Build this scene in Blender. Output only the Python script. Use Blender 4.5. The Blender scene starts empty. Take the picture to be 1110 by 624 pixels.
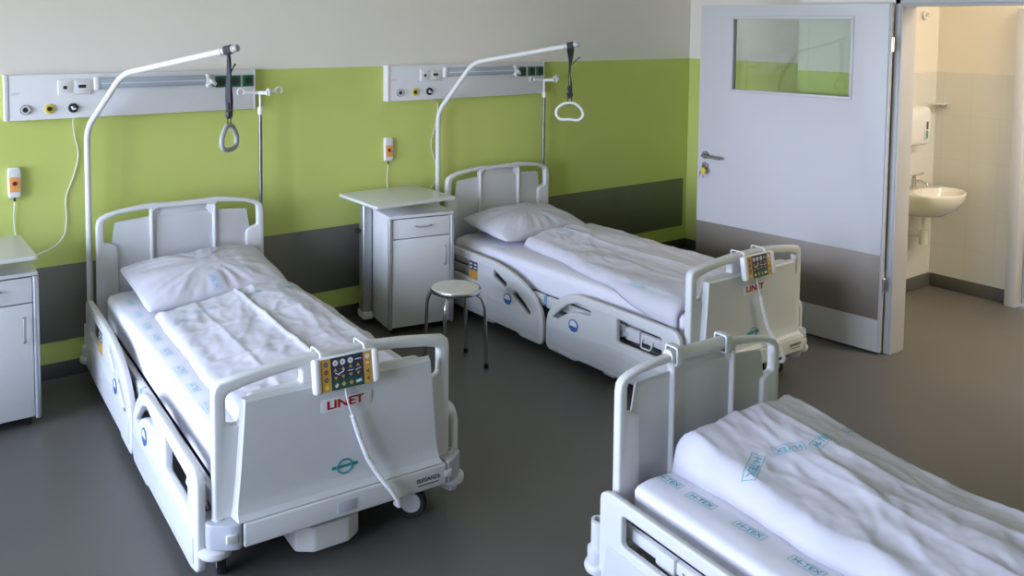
import bpy, bmesh, math, random
from mathutils import Vector, Matrix, noise
from mathutils.bvhtree import BVHTree
random.seed(7)
PI = math.pi
sc = bpy.context.scene
COL = sc.collection

# ------------------------------------------------------------------ materials
def mat(name, color, rough=.5, metal=0., bump=0., bscale=80., var=0., vscale=4., spec=.5, trans=0.):
    m = bpy.data.materials.new(name); m.use_nodes = True
    nt = m.node_tree; b = nt.nodes['Principled BSDF']
    b.inputs['Base Color'].default_value = (*color, 1)
    b.inputs['Roughness'].default_value = rough
    b.inputs['Metallic'].default_value = metal
    b.inputs['Specular IOR Level'].default_value = spec
    tc = nt.nodes.new('ShaderNodeTexCoord')
    if var > 0:
        n = nt.nodes.new('ShaderNodeTexNoise'); n.inputs['Scale'].default_value = vscale; n.inputs['Detail'].default_value = 4
        nt.links.new(tc.outputs['Object'], n.inputs['Vector'])
        r = nt.nodes.new('ShaderNodeMapRange')
        r.inputs['From Min'].default_value = .3; r.inputs['From Max'].default_value = .7
        r.inputs['To Min'].default_value = 1 - var; r.inputs['To Max'].default_value = 1 + var
        nt.links.new(n.outputs['Fac'], r.inputs['Value'])
        mx = nt.nodes.new('ShaderNodeVectorMath'); mx.operation = 'SCALE'
        mx.inputs[0].default_value = color
        nt.links.new(r.outputs['Result'], mx.inputs['Scale'])
        nt.links.new(mx.outputs['Vector'], b.inputs['Base Color'])
    if bump > 0:
        n = nt.nodes.new('ShaderNodeTexNoise'); n.inputs['Scale'].default_value = bscale; n.inputs['Detail'].default_value = 5
        nt.links.new(tc.outputs['Object'], n.inputs['Vector'])
        bp = nt.nodes.new('ShaderNodeBump'); bp.inputs['Strength'].default_value = bump; bp.inputs['Distance'].default_value = .01
        nt.links.new(n.outputs['Fac'], bp.inputs['Height']); nt.links.new(bp.outputs['Normal'], b.inputs['Normal'])
    return m

M = {}
M['plastic'] = mat('bed_plastic', (.66, .66, .655), .38, bump=.02, bscale=300)
M['panel'] = mat('bed_panel_plastic', (.60, .61, .615), .36, bump=.02, bscale=300)
M['greyplastic'] = mat('corner_grey_plastic', (.45, .46, .50), .45)
M['steelpaint'] = mat('white_painted_steel', (.70, .695, .67), .3)
M['darkdeck'] = mat('dark_deck', (.035, .036, .04), .6)
M['rubber'] = mat('black_rubber', (.012, .012, .013), .7)
M['hub'] = mat('wheel_hub', (.55, .55, .54), .4)
M['polesteel'] = mat('satin_steel_tube', (.22, .225, .23), .35, .8)
M['chrome'] = mat('chrome_steel', (.62, .62, .63), .22, 1.0)
M['brushed'] = mat('brushed_steel', (.24, .21, .175), .58, .5, bump=.04, bscale=250, var=.06, vscale=3)
M['sheet'] = mat('white_sheet', (.77, .76, .83), .85, bump=.05, bscale=30, spec=.2)
M['cover'] = mat('white_duvet_cover', (.615, .605, .66), .85, bump=.06, bscale=22, spec=.2)
M['print'] = mat('teal_laundry_print', (.10, .42, .50), .8, spec=.2)
M['printpale'] = mat('pale_teal_laundry_print', (.36, .60, .70), .8, spec=.2)
M['printblue'] = mat('blue_laundry_print', (.20, .42, .68), .8, spec=.2)
M['laminate'] = mat('white_laminate', (.70, .71, .715), .35, bump=.01, bscale=200)
M['laminatetop'] = mat('white_laminate_top', (.66, .67, .66), .28)
M['alu'] = mat('aluminium_profile', (.50, .51, .52), .42, .75)
M['black'] = mat('black_plastic', (.018, .018, .02), .5)
M['strap'] = mat('dark_grey_webbing', (.045, .047, .055), .8, bump=.2, bscale=300)
M['gripgrey'] = mat('grey_grip_plastic', (.36, .37, .37), .4)
M['whiteplastic'] = mat('white_device_plastic', (.78, .78, .78), .35)
M['unit'] = mat('bed_head_unit_white', (.74, .74, .76), .35)
M['lens'] = mat('grey_lamp_lens', (.40, .45, .53), .25)
M['greenouter'] = mat('green_socket', (.0, .095, .05), .4)
M['yellow'] = mat('yellow_ring', (.75, .58, .08), .4)
M['orange'] = mat('orange_label', (.86, .36, .10), .5)
M['darkred'] = mat('dark_red_button', (.18, .02, .015), .4)
M['red'] = mat('red_lettering', (.62, .02, .03), .4)
M['navy'] = mat('navy_keypad', (.02, .028, .075), .4)
M['dkgreen'] = mat('dark_green_keypad', (.005, .075, .055), .4)
M['keyorange'] = mat('orange_keypad', (.62, .33, .05), .45)
M['icon'] = mat('white_icon', (.75, .75, .78), .5)
M['goldicon'] = mat('gold_icon', (.55, .34, .06), .5)
M['bluelogo'] = mat('blue_round_emblem', (.05, .15, .42), .4)
M['teallogo'] = mat('teal_emblem', (.02, .25, .27), .4)
M['ink'] = mat('dark_ink', (.05, .06, .10), .5)
M['stoolseat'] = mat('cream_stool_seat', (.66, .64, .57), .45, var=.05, vscale=40)
M['ceramic'] = mat('white_ceramic', (.80, .78, .72), .12)
M['doorpaint'] = mat('white_door_laminate', (.53, .525, .535), .38, bump=.015, bscale=150)
M['framepaint'] = mat('grey_steel_frame_paint', (.48, .48, .49), .4)
M['baseboard'] = mat('grey_vinyl_baseboard', (.085, .083, .083), .5, var=.08)
M['guard'] = mat('grey_wall_guard', (.155, .148, .125), .45, var=.05, vscale=6)
M['ceil'] = mat('ceiling_white', (.82, .82, .80), .8)
M['cord'] = mat('white_cord', (.75, .76, .74), .5)
M['clear'] = mat('clear_plastic_clip', (.62, .63, .62), .2)
M['keytag'] = mat('yellow_key_tag', (.72, .50, .05), .4)
M['winframe'] = mat('white_window_frame', (.75, .75, .74), .4)
M['ground'] = mat('outside_ground', (.18, .2, .12), .9, var=.2)

def glass(name, tint, rmin=.0):
    m = bpy.data.materials.new(name); m.use_nodes = True; nt = m.node_tree; nt.nodes.clear()
    o = nt.nodes.new('ShaderNodeOutputMaterial'); t = nt.nodes.new('ShaderNodeBsdfTransparent'); g = nt.nodes.new('ShaderNodeBsdfGlossy')
    t.inputs['Color'].default_value = (*tint, 1); g.inputs['Roughness'].default_value = .01
    f = nt.nodes.new('ShaderNodeFresnel'); f.inputs['IOR'].default_value = 1.5
    x = nt.nodes.new('ShaderNodeMixShader')
    nt.links.new(f.outputs[0], x.inputs[0]); nt.links.new(t.outputs[0], x.inputs[1]); nt.links.new(g.outputs[0], x.inputs[2]); nt.links.new(x.outputs[0], o.inputs[0])
    return m
M['glass'] = glass('door_glass', (.86, .90, .86))
M['winglass'] = glass('window_glass', (.95, .97, .97))

def wallpaint():
    m = bpy.data.materials.new('green_and_white_wall_paint'); m.use_nodes = True; nt = m.node_tree; b = nt.nodes['Principled BSDF']
    b.inputs['Roughness'].default_value = .55
    tc = nt.nodes.new('ShaderNodeTexCoord'); sep = nt.nodes.new('ShaderNodeSeparateXYZ'); nt.links.new(tc.outputs['Object'], sep.inputs[0])
    gt = nt.nodes.new('ShaderNodeMath'); gt.operation = 'GREATER_THAN'; gt.inputs[1].default_value = 1.692
    nt.links.new(sep.outputs['Z'], gt.inputs[0])
    n = nt.nodes.new('ShaderNodeTexNoise'); n.inputs['Scale'].default_value = 1.6; n.inputs['Detail'].default_value = 5; nt.links.new(tc.outputs['Object'], n.inputs[0])
    mg = nt.nodes.new('ShaderNodeMixRGB'); mg.inputs[1].default_value = (.56, .63, .165, 1); mg.inputs[2].default_value = (.60, .665, .185, 1)
    nt.links.new(n.outputs['Fac'], mg.inputs[0])
    mx = nt.nodes.new('ShaderNodeMixRGB'); mx.inputs[2].default_value = (.85, .80, .735, 1)
    nt.links.new(gt.outputs[0], mx.inputs[0]); nt.links.new(mg.outputs[0], mx.inputs[1]); nt.links.new(mx.outputs[0], b.inputs['Base Color'])
    n2 = nt.nodes.new('ShaderNodeTexNoise'); n2.inputs['Scale'].default_value = 220; nt.links.new(tc.outputs['Object'], n2.inputs[0])
    bp = nt.nodes.new('ShaderNodeBump'); bp.inputs['Strength'].default_value = .06; bp.inputs['Distance'].default_value = .004
    nt.links.new(n2.outputs[0], bp.inputs['Height']); nt.links.new(bp.outputs[0], b.inputs['Normal'])
    return m
M['wall'] = wallpaint()

def tilewall():
    m = bpy.data.materials.new('bathroom_tile_and_paint'); m.use_nodes = True; nt = m.node_tree; b = nt.nodes['Principled BSDF']
    tc = nt.nodes.new('ShaderNodeTexCoord'); sep = nt.nodes.new('ShaderNodeSeparateXYZ'); nt.links.new(tc.outputs['Object'], sep.inputs[0])
    add = nt.nodes.new('ShaderNodeMath'); add.operation = 'ADD'; nt.links.new(sep.outputs['X'], add.inputs[0]); nt.links.new(sep.outputs['Y'], add.inputs[1])
    cb = nt.nodes.new('ShaderNodeCombineXYZ'); nt.links.new(add.outputs[0], cb.inputs[0]); nt.links.new(sep.outputs['Z'], cb.inputs[1])
    br = nt.nodes.new('ShaderNodeTexBrick'); br.offset = 0.0; br.inputs['Scale'].default_value = 1.0
    br.inputs['Brick Width'].default_value = .20; br.inputs['Row Height'].default_value = .33; br.inputs['Mortar Size'].default_value = .0022
    br.inputs['Color1'].default_value = (.70, .69, .655, 1); br.inputs['Color2'].default_value = (.69, .68, .645, 1); br.inputs['Mortar'].default_value = (.64, .625, .58, 1)
    nt.links.new(cb.outputs[0], br.inputs['Vector'])
    gt = nt.nodes.new('ShaderNodeMath'); gt.operation = 'GREATER_THAN'; gt.inputs[1].default_value = 1.642; nt.links.new(sep.outputs['Z'], gt.inputs[0])
    mx = nt.nodes.new('ShaderNodeMixRGB'); mx.inputs[2].default_value = (.78, .73, .64, 1)
    nt.links.new(gt.outputs[0], mx.inputs[0]); nt.links.new(br.outputs['Color'], mx.inputs[1]); nt.links.new(mx.outputs[0], b.inputs['Base Color'])
    r = nt.nodes.new('ShaderNodeMapRange'); r.inputs['To Min'].default_value = .25; r.inputs['To Max'].default_value = .6
    nt.links.new(gt.outputs[0], r.inputs['Value']); nt.links.new(r.outputs[0], b.inputs['Roughness'])
    return m
M['tile'] = tilewall()

def vinyl():
    m = bpy.data.materials.new('speckled_grey_vinyl'); m.use_nodes = True; nt = m.node_tree; b = nt.nodes['Principled BSDF']
    tc = nt.nodes.new('ShaderNodeTexCoord')
    n = nt.nodes.new('ShaderNodeTexNoise'); n.inputs['Scale'].default_value = 160; n.inputs['Detail'].default_value = 3; nt.links.new(tc.outputs['Object'], n.inputs[0])
    n2 = nt.nodes.new('ShaderNodeTexNoise'); n2.inputs['Scale'].default_value = 1.3; n2.inputs['Detail'].default_value = 4; nt.links.new(tc.outputs['Object'], n2.inputs[0])
    mx = nt.nodes.new('ShaderNodeMixRGB'); mx.inputs[1].default_value = (.105, .098, .090, 1); mx.inputs[2].default_value = (.145, .136, .125, 1)
    nt.links.new(n.outputs['Fac'], mx.inputs[0])
    m2 = nt.nodes.new('ShaderNodeMixRGB'); m2.blend_type = 'MULTIPLY'; m2.inputs[0].default_value = .25
    nt.links.new(mx.outputs[0], m2.inputs[1]); nt.links.new(n2.outputs['Fac'], m2.inputs[2]); nt.links.new(m2.outputs[0], b.inputs['Base Color'])
    b.inputs['Roughness'].default_value = .42
    bp = nt.nodes.new('ShaderNodeBump'); bp.inputs['Strength'].default_value = .08; bp.inputs['Distance'].default_value = .003
    nt.links.new(n.outputs[0], bp.inputs['Height']); nt.links.new(bp.outputs[0], b.inputs['Normal'])
    return m
M['floor'] = vinyl()

# ------------------------------------------------------------------ mesh helpers
def sharp(me, ang=40):
    for p in me.polygons: p.use_smooth = True
    me.set_sharp_from_angle(angle=math.radians(ang))

class MB:
    """collects shapes into one mesh with a list of materials"""
    def __init__(s): s.bm = bmesh.new(); s.mats = []
    def mi(s, m):
        if m not in s.mats: s.mats.append(m)
        return s.mats.index(m)
    def _setm(s, n0, m):
        i = s.mi(m)
        s.bm.faces.ensure_lookup_table()
        for f in s.bm.faces[n0:]: f.material_index = i
    def add(s, verts, faces, m):
        vs = [s.bm.verts.new(v) for v in verts]; i = s.mi(m)
        for f in faces:
            try:
                q = s.bm.faces.new([vs[k] for k in f]); q.material_index = i
            except ValueError: pass
    def box(s, lo, hi, m, bev=0., seg=2, mtx=None):
        b = bmesh.new(); bmesh.ops.create_cube(b, size=1)
        c = [(lo[i]+hi[i])/2 for i in range(3)]; d = [abs(hi[i]-lo[i]) for i in range(3)]
        for v in b.verts: v.co = Vector((c[0]+v.co.x*d[0], c[1]+v.co.y*d[1], c[2]+v.co.z*d[2]))
        if bev > 0:
            bmesh.ops.bevel(b, geom=list(b.edges), offset=min(bev, min(d)*.49), segments=seg, profile=.5, affect='EDGES')
        s.merge(b, m, mtx); return s
    def merge(s, b, m, mtx=None):
        b.verts.index_update()
        vs = [(mtx @ v.co) if mtx else v.co.copy() for v in b.verts]
        s.add(vs, [[v.index for v in f.verts] for f in b.faces], m); b.free()
    def cyl(s, p0, p1, r0, m, r1=None, n=20, bev=0.):
        p0 = Vector(p0); p1 = Vector(p1); r1 = r0 if r1 is None else r1
        ax = (p1-p0); L = ax.length; ax.normalize()
        prof = [(0, 0), (r0-bev, 0), (r0, bev), (r1, L-bev), (r1-bev, L), (0, L)] if bev > 0 else [(0, 0), (r0, 0), (r1, L), (0, L)]
        s.lathe(prof, m, p0, ax, n); return s
    def lathe(s, prof, m, origin=(0, 0, 0), axis=(0, 0, 1), n=24):
        ax = Vector(axis).normalized(); q = Vector((0, 0, 1)).rotation_difference(ax).to_matrix()
        o = Vector(origin); verts = []; rings = []
        for r, h in prof:
            if r < 1e-6: rings.append([len(verts)]); verts.append(o + q @ Vector((0, 0, h)))
            else:
                k = len(verts); rings.append(list(range(k, k+n)))
                for i in range(n):
                    a = 2*PI*i/n; verts.append(o + q @ Vector((r*math.cos(a), r*math.sin(a), h)))
        faces = []
        for a, b in zip(rings, rings[1:]):
            if len(a) == 1 and len(b) == 1: continue
            for i in range(n):
                j = (i+1) % n
                if len(a) == 1: faces.append([a[0], b[j], b[i]][::-1])
                elif len(b) == 1: faces.append([a[i], a[j], b[0]])
                else: faces.append([a[i], a[j], b[j], b[i]])
        s.add(verts, faces, m); return s
    def tube(s, pts, r, m, fil=0., n=10, closed=False, sc2=None, fseg=5):
        pts = [Vector(p) for p in pts]
        if fil > 0: pts = fillet3(pts, fil, fseg, closed)
        N = len(pts); T = []
        for i in range(N):
            if closed: t = (pts[(i+1) % N]-pts[i-1])
            else: t = pts[min(i+1, N-1)]-pts[max(i-1, 0)]
            T.append(t.normalized())
        up = Vector((0, 0, 1)) if abs(T[0].z) < .9 else Vector((0, 1, 0))
        nrm = (up - T[0]*up.dot(T[0])).normalized(); verts = []; rr = r if isinstance(r, (list, tuple)) else None
        for i in range(N):
            nrm = (nrm - T[i]*nrm.dot(T[i])).normalized(); bi = T[i].cross(nrm)
            ra = rr[i] if rr else r; rb = ra*(sc2 or 1)
            for k in range(n):
                a = 2*PI*k/n; verts.append(pts[i]+nrm*(ra*math.cos(a))+bi*(rb*math.sin(a)))
        faces = []
        for i in range(N if closed else N-1):
            i2 = (i+1) % N
            for k in range(n):
                k2 = (k+1) % n; faces.append([i*n+k, i*n+k2, i2*n+k2, i2*n+k])
        if not closed:
            faces.append(list(range(n))[::-1]); faces.append([(N-1)*n+k for k in range(n)])
        s.add(verts, faces, m); return s
    def plate(s, outer, holes, th, m, mtx, bev=.004):
        vs, fs = plate_geo(outer, holes, th, bev); s.add([mtx @ v for v in vs], fs, m); return s
    def text(s, body, size, m, mtx, th=.0006):
        vs, fs = text_geo(body, size, th); s.add([mtx @ v for v in vs], fs, m); return s
    def build(s, name, parent=None, ang=40, loc=None, smooth=True):
        me = bpy.data.meshes.new(name)
        bmesh.ops.recalc_face_normals(s.bm, faces=s.bm.faces[:])
        s.bm.to_mesh(me); s.bm.free()
        for k in s.mats: me.materials.append(M[k])
        if smooth: sharp(me, ang)
        o = bpy.data.objects.new(name, me); COL.objects.link(o)
        if parent: o.parent = parent
        if loc: o.location = loc
        return o

def fillet3(pts, r, seg, closed):
    out = []; N = len(pts)
    for i, p in enumerate(pts):
        if not closed and i in (0, N-1): out.append(p); continue
        a = pts[i-1]; b = pts[(i+1) % N]; da = (a-p); db = (b-p)
        d = min(r, da.length*.48, db.length*.48)
        p0 = p+da.normalized()*d; p1 = p+db.normalized()*d
        for k in range(seg+1):
            t = k/seg; out.append(p0*(1-t)**2+p*2*t*(1-t)+p1*t*t)
    return out
def fil2(pts, r, seg=5):
    """round a 2D polygon; a point may carry its own radius (x, y, r)"""
    N = len(pts); out = []
    P = [Vector((p[0], p[1])) for p in pts]
    for i in range(N):
        rr = pts[i][2] if len(pts[i]) > 2 else r
        p = P[i]; da = P[i-1]-p; db = P[(i+1) % N]-p
        d = min(rr, da.length*.48, db.length*.48)
        if d < 1e-4: out.append((p.x, p.y)); continue
        p0 = p+da.normalized()*d; p1 = p+db.normalized()*d
        for k in range(seg+1):
            t = k/seg; q = p0*(1-t)**2+p*2*t*(1-t)+p1*t*t; out.append((q.x, q.y))
    return out
def eval_geo(cu):
    o = bpy.data.objects.new('tmp', cu); COL.objects.link(o); bpy.context.view_layer.update()
    dg = bpy.context.evaluated_depsgraph_get(); ev = o.evaluated_get(dg); me = ev.to_mesh()
    vs = [v.co.copy() for v in me.vertices]; fs = [list(p.vertices) for p in me.polygons]
    ev.to_mesh_clear(); bpy.data.objects.remove(o); bpy.data.curves.remove(cu)
    return weld(vs, fs)
def weld(vs, fs):
    b = bmesh.new(); q = [b.verts.new(v) for v in vs]
    for f in fs:
        try: b.faces.new([q[i] for i in f])
        except ValueError: pass
    bmesh.ops.remove_doubles(b, verts=b.verts[:], dist=1e-5); b.verts.index_update()
    r = ([v.co.copy() for v in b.verts], [[v.index for v in f.verts] for f in b.faces]); b.free(); return r
def plate_geo(outer, holes, th, bev):
    cu = bpy.data.curves.new('tmp', 'CURVE'); cu.dimensions = '2D'; cu.fill_mode = 'BOTH'
    cu.extrude = max(th/2-bev, .0001); cu.bevel_depth = bev; cu.bevel_resolution = 2; cu.offset = -bev
    for poly in [outer]+list(holes):
        sp = cu.splines.new('POLY'); sp.points.add(len(poly)-1); sp.use_cyclic_u = True
        for p, q in zip(sp.points, poly): p.co = (q[0], q[1], 0, 1)
    return eval_geo(cu)
_TX = {}
def text_geo(body, size, th):
    k = (body, size, th)
    if k not in _TX:
        cu = bpy.data.curves.new('tmp', 'FONT'); cu.body = body; cu.size = size; cu.align_x = 'CENTER'; cu.align_y = 'CENTER'
        cu.extrude = th; cu.resolution_u = 2; cu.offset = size*.016
        _TX[k] = eval_geo(cu)
    return _TX[k]

FRONT = Matrix(((1, 0, 0, 0), (0, 0, -1, 0), (0, 1, 0, 0), (0, 0, 0, 1)))   # (x, z) plate facing -y
def front(y): return Matrix.Translation((0, y, 0)) @ FRONT
SIDE = Matrix(((0, 0, -1, 0), (-1, 0, 0, 0), (0, 1, 0, 0), (0, 0, 0, 1)))   # (v, z) plate facing -x, v runs towards -y
def side(x): return Matrix.Translation((x, 0, 0)) @ SIDE

def tag(o, label, cat, group=None):
    o['label'] = label; o['category'] = cat
    if group: o['group'] = group
    return o
def thing(name, label, cat, loc=(0, 0, 0), rz=0., group=None, scale=1.):
    o = bpy.data.objects.new(name, None); COL.objects.link(o); o.empty_display_size = .1
    o.location = loc; o.rotation_euler = (0, 0, rz); o.scale = (scale,)*3
    return tag(o, label, cat, group)
def struct(o): o['kind'] = 'structure'; return o
def clone(root, loc, rz, label, scale=1.):
    r = root.copy(); COL.objects.link(r); r.location = loc; r.rotation_euler = (0, 0, rz); r.scale = (scale,)*3; r['label'] = label
    def rec(a, b):
        for ch in list(a.children):
            c = ch.copy(); COL.objects.link(c); c.parent = b; rec(ch, c)
    rec(root, r); return r
def kids(root, base): return [c for c in root.children if c.name.split('.')[0] == base]

# ------------------------------------------------------------------ room
XR, XJ, YS = 6.14, 5.175, -1.70         # recess wall, door wall, step
XL, YF, ZC = -1.95, -7.0, 3.05
ZT, ZK = 1.692, .089
DY0, DY1, DZ = -2.378, -3.66, 2.112     # doorway
def sbox(name, lo, hi, m, bev=0.): return struct(MB().box(lo, hi, m, bev).build(name))
sbox('floor', (XL-.2, YF-.2, -.1), (8.2, .15, 0), 'floor')
sbox('ceiling', (XL-.2, YF-.2, ZC), (8.2, .15, ZC+.1), 'ceil')
sbox('wall_back', (XL-.2, 0, 0), (XR+.1, .12, ZC), 'wall')
sbox('wall_recess', (XR, YS+.001, 0), (XR+.1, -.0005, ZC), 'wall')
sbox('wall_step', (XJ, -1.772, 0), (6.95, YS, ZC), 'wall')
w = MB(); w.box((XJ, DY0, 0), (XJ+.125, -1.7725, ZC), 'wall'); w.box((XJ, DY1, DZ), (XJ+.125, DY0, ZC), 'wall'); w.box((XJ, YF, 0), (XJ+.125, DY1, ZC), 'wall')
struct(w.build('wall_right', smooth=False))
sbox('wall_front', (XL, YF-.12, 0), (XJ+.1, YF, ZC), 'wall')
# left wall with three window openings
w = MB(); WY = [(-.2, -2.1), (-2.3, -4.0)]; WZ = (.50, 2.45)
w.box((XL-.14, YF, 0), (XL, 0, WZ[0]), 'wall'); w.box((XL-.14, YF, WZ[1]), (XL, 0, ZC), 'wall')
ys = [0]+[y for p in WY for y in p]+[YF]
for a, b in zip(ys[0::2], ys[1::2]): w.box((XL-.14, b, WZ[0]), (XL, a, WZ[1]), 'wall')
struct(w.build('wall_left', smooth=False))
for i, (a, b) in enumerate(WY):
    f = MB(); x0, x1 = XL-.10, XL-.05; t = .05; mid = (a+b)/2
    for lo, hi in (((x0, b, WZ[0]), (x1, a, WZ[0]+t)), ((x0, b, WZ[1]-t), (x1, a, WZ[1])), ((x0, b, WZ[0]), (x1, b+t, WZ[1])), ((x0, a-t, WZ[0]), (x1, a, WZ[1])), ((x0, mid-t/2, WZ[0]), (x1, mid+t/2, WZ[1]))):
        f.box(lo, hi, 'winframe', .006)
    fo = struct(f.build('window_%d' % (i+1)))
    p = MB().box((XL-.078, b+t, WZ[0]+t), (XL-.072, a-t, WZ[1]-t), 'winglass').build('pane', fo)
    s = MB().box((XL-.05, b-.03, WZ[0]-.03), (XL+.12, a+.03, WZ[0]-.001), 'winframe', .006).build('window_sill', fo)
# painted-on guard sheet and baseboards
sbox('trim_guard', (XL, -.004, .2086), (6.09, -.0003, .634), 'guard', .0015)
sbox('baseboard_back', (XL, -.007, 0), (XR-.001, -.0003, ZK), 'baseboard', .002)
sbox('baseboard_recess', (XR-.007, YS+.008, 0), (XR-.0003, -.0075, ZK), 'baseboard', .002)
sbox('baseboard_step', (XJ+.02, YS+.0003, 0), (XR-.008, YS+.007, ZK), 'baseboard', .002)
# bathroom shell
sbox('wall_sink', (XJ+.126, -1.778, 0), (6.83, -1.7725, ZC), 'tile')
sbox('wall_bathroom', (6.83, -2.335, 0), (6.95, -1.7725, ZC), 'tile')
w = MB(); w.box((6.83, -4.6, 2.115), (6.95, -2.335, ZC), 'tile'); w.box((6.83, -4.6, 0), (6.95, -3.30, 2.115), 'tile')
struct(w.build('wall_shower', smooth=False))
sbox('wall_bathroom_front', (XJ+.126, -4.72, 0), (8.0, -4.6, ZC), 'tile')
sbox('baseboard_sink', (XJ+.13, -1.787, 0), (6.822, -1.7785, .10), 'baseboard', .002)
sbox('baseboard_bathroom', (6.821, -2.31, 0), (6.8295, -1.788, .10), 'baseboard', .002)
# inner doorway of the bathroom: white frame and a closed white leaf
f = MB(); f.box((6.765, -2.405, 0), (6.965, -2.335, 2.11), 'doorpaint', .006); f.box((6.765, -3.30, 2.05), (6.965, -2.406, 2.11), 'doorpaint', .006); f.box((6.765, -3.30, 0), (6.965, -3.24, 2.049), 'doorpaint', .006)
struct(f.build('trim_inner_frame'))
d2 = struct(MB().box((6.86, -3.238, .012), (6.90, -2.408, 2.045), 'doorpaint', .004).build('door_2'))
h = MB(); h.cyl((6.86, -3.16, 1.05), (6.81, -3.16, 1.05), .01, 'chrome'); h.tube([(6.815, -3.16, 1.05), (6.815, -3.04, 1.05)], .009, 'chrome'); h.build('door_handle', d2)

# steel frame of the doorway
f = MB(); cw = .034
for (y0, y1) in ((DY0, DY0+cw), (DY1-cw, DY1)):
    f.box((XJ-.022, y0, 0), (XJ, y1, DZ+cw), 'framepaint', .004)
f.box((XJ-.022, DY1-cw, DZ), (XJ, DY0+cw, DZ+cw), 'framepaint', .004)
f.box((XJ-.022, DY0-.012, 0), (XJ+.135, DY0-.0005, DZ), 'framepaint', .003)
f.box((XJ-.022, DY1+.0005, 0), (XJ+.135, DY1+.012, DZ), 'framepaint', .003)
f.box((XJ-.022, DY1, DZ-.012), (XJ+.135, DY0, DZ-.0005), 'framepaint', .003)
struct(f.build('trim_door_frame'))

# open door leaf: local x runs from hinge to free edge, front face at local y=0 facing the room
TD = .1144; DM = Matrix.Translation((5.097, -2.343, 0)) @ Matrix.Rotation(PI/2+TD, 4, 'Z')
DW = 1.266
# local frame: +x along the leaf, +y towards -X world (the room)
leaf = MB().plate(fil2([(0, .012), (DW, .012), (DW, 2.118), (0, 2.118)], .002), [[(.222, 1.548), (1.016, 1.548), (1.016, 2.026), (.222, 2.026)]], .04, 'doorpaint',
                  Matrix.Translation((0, -.02, 0)) @ Matrix(((1, 0, 0, 0), (0, 0, -1, 0), (0, 1, 0, 0), (0, 0, 0, 1))), .0015).build('door_1')
leaf.matrix_world = DM; struct(leaf)
MB().box((-.012, -.030, .012), (-.0005, -.004, 2.118), 'doorpaint', .001).build('rebate', leaf)
f = MB()
for lo, hi in (((.205, -.044, 2.024), (1.033, .005, 2.044)), ((.205, -.044, 1.53), (1.033, .005, 1.550)), ((.205, -.044, 1.55), (.225, .005, 2.024)), ((1.013, -.044, 1.55), (1.033, .005, 2.024))): f.box(lo, hi, 'doorpaint', .003)
f.build('pane_frame', leaf)
MB().box((.224, -.023, 1.549), (1.014, -.017, 2.025), 'glass').build('pane', leaf)
MB().box((.004, .0003, .2115), (DW-.002, .0025, .606), 'brushed', .0008).build('kick_plate', leaf)
h = MB(); h.lathe([(0, 0), (.027, 0), (.027, .006), (.024, .009), (0, .009)], 'brushed', (1.205, .0002, 1.075), (0, 1, 0))
h.tube([(1.205, .008, 1.075), (1.205, .055, 1.075), (1.06, .055, 1.068)], .0095, 'brushed', .02)
h.build('door_handle', leaf)
h = MB(); h.lathe([(0, 0), (.026, 0), (.026, .006), (.023, .008), (0, .008)], 'brushed', (1.205, .0002, 1.0), (0, 1, 0)); h.cyl((1.205, .008, 1.0), (1.205, .014, 1.0), .009, 'brushed'); h.build('lock_cylinder', leaf)
for z in (.43, 1.876):
    MB().cyl((-.024, .004, z-.045), (-.024, .004, z+.045), .009, 'chrome', bev=.002).build('hinge', leaf)
k = thing('key_ring', 'small bunch of keys with a yellow tag hanging in the white door lock', 'keys')
k.matrix_world = DM @ Matrix.Translation((1.205, .016, 1.0))
b = MB(); b.box((-.003, 0, -.003), (.003, .016, .003), 'chrome'); b.lathe([(0, 0), (.011, 0), (.011, .0025), (0, .0025)], 'chrome', (0, .017, -.002), (1, 0, 0)); b.build('key', k)
MB().tube([(.0, .026+.011*math.cos(a), -.020+.014*math.sin(a)) for a in [2*PI*i/14 for i in range(14)]], .0012, 'chrome', closed=True, n=6).build('split_ring', k)
b = MB(); b.lathe([(0, 0), (.021, 0), (.023, .002), (.023, .006), (.021, .008), (0, .008)], 'keytag', (-.015, .026, -.032), (.3, 1, .1)); b.build('key_tag', k)
for dx, rr in ((-.004, .2), (.012, -.25)):
    b = MB(); mt = Matrix.Translation((dx, .024, -.04)) @ Matrix.Rotation(rr, 4, 'Y'); b.box((-.003, -.001, -.045), (.003, .001, 0), 'chrome', mtx=mt); b.box((-.009, -.001, -.014), (.009, .001, .006), 'chrome', .001, mtx=mt); b.build('key', k)

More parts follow.
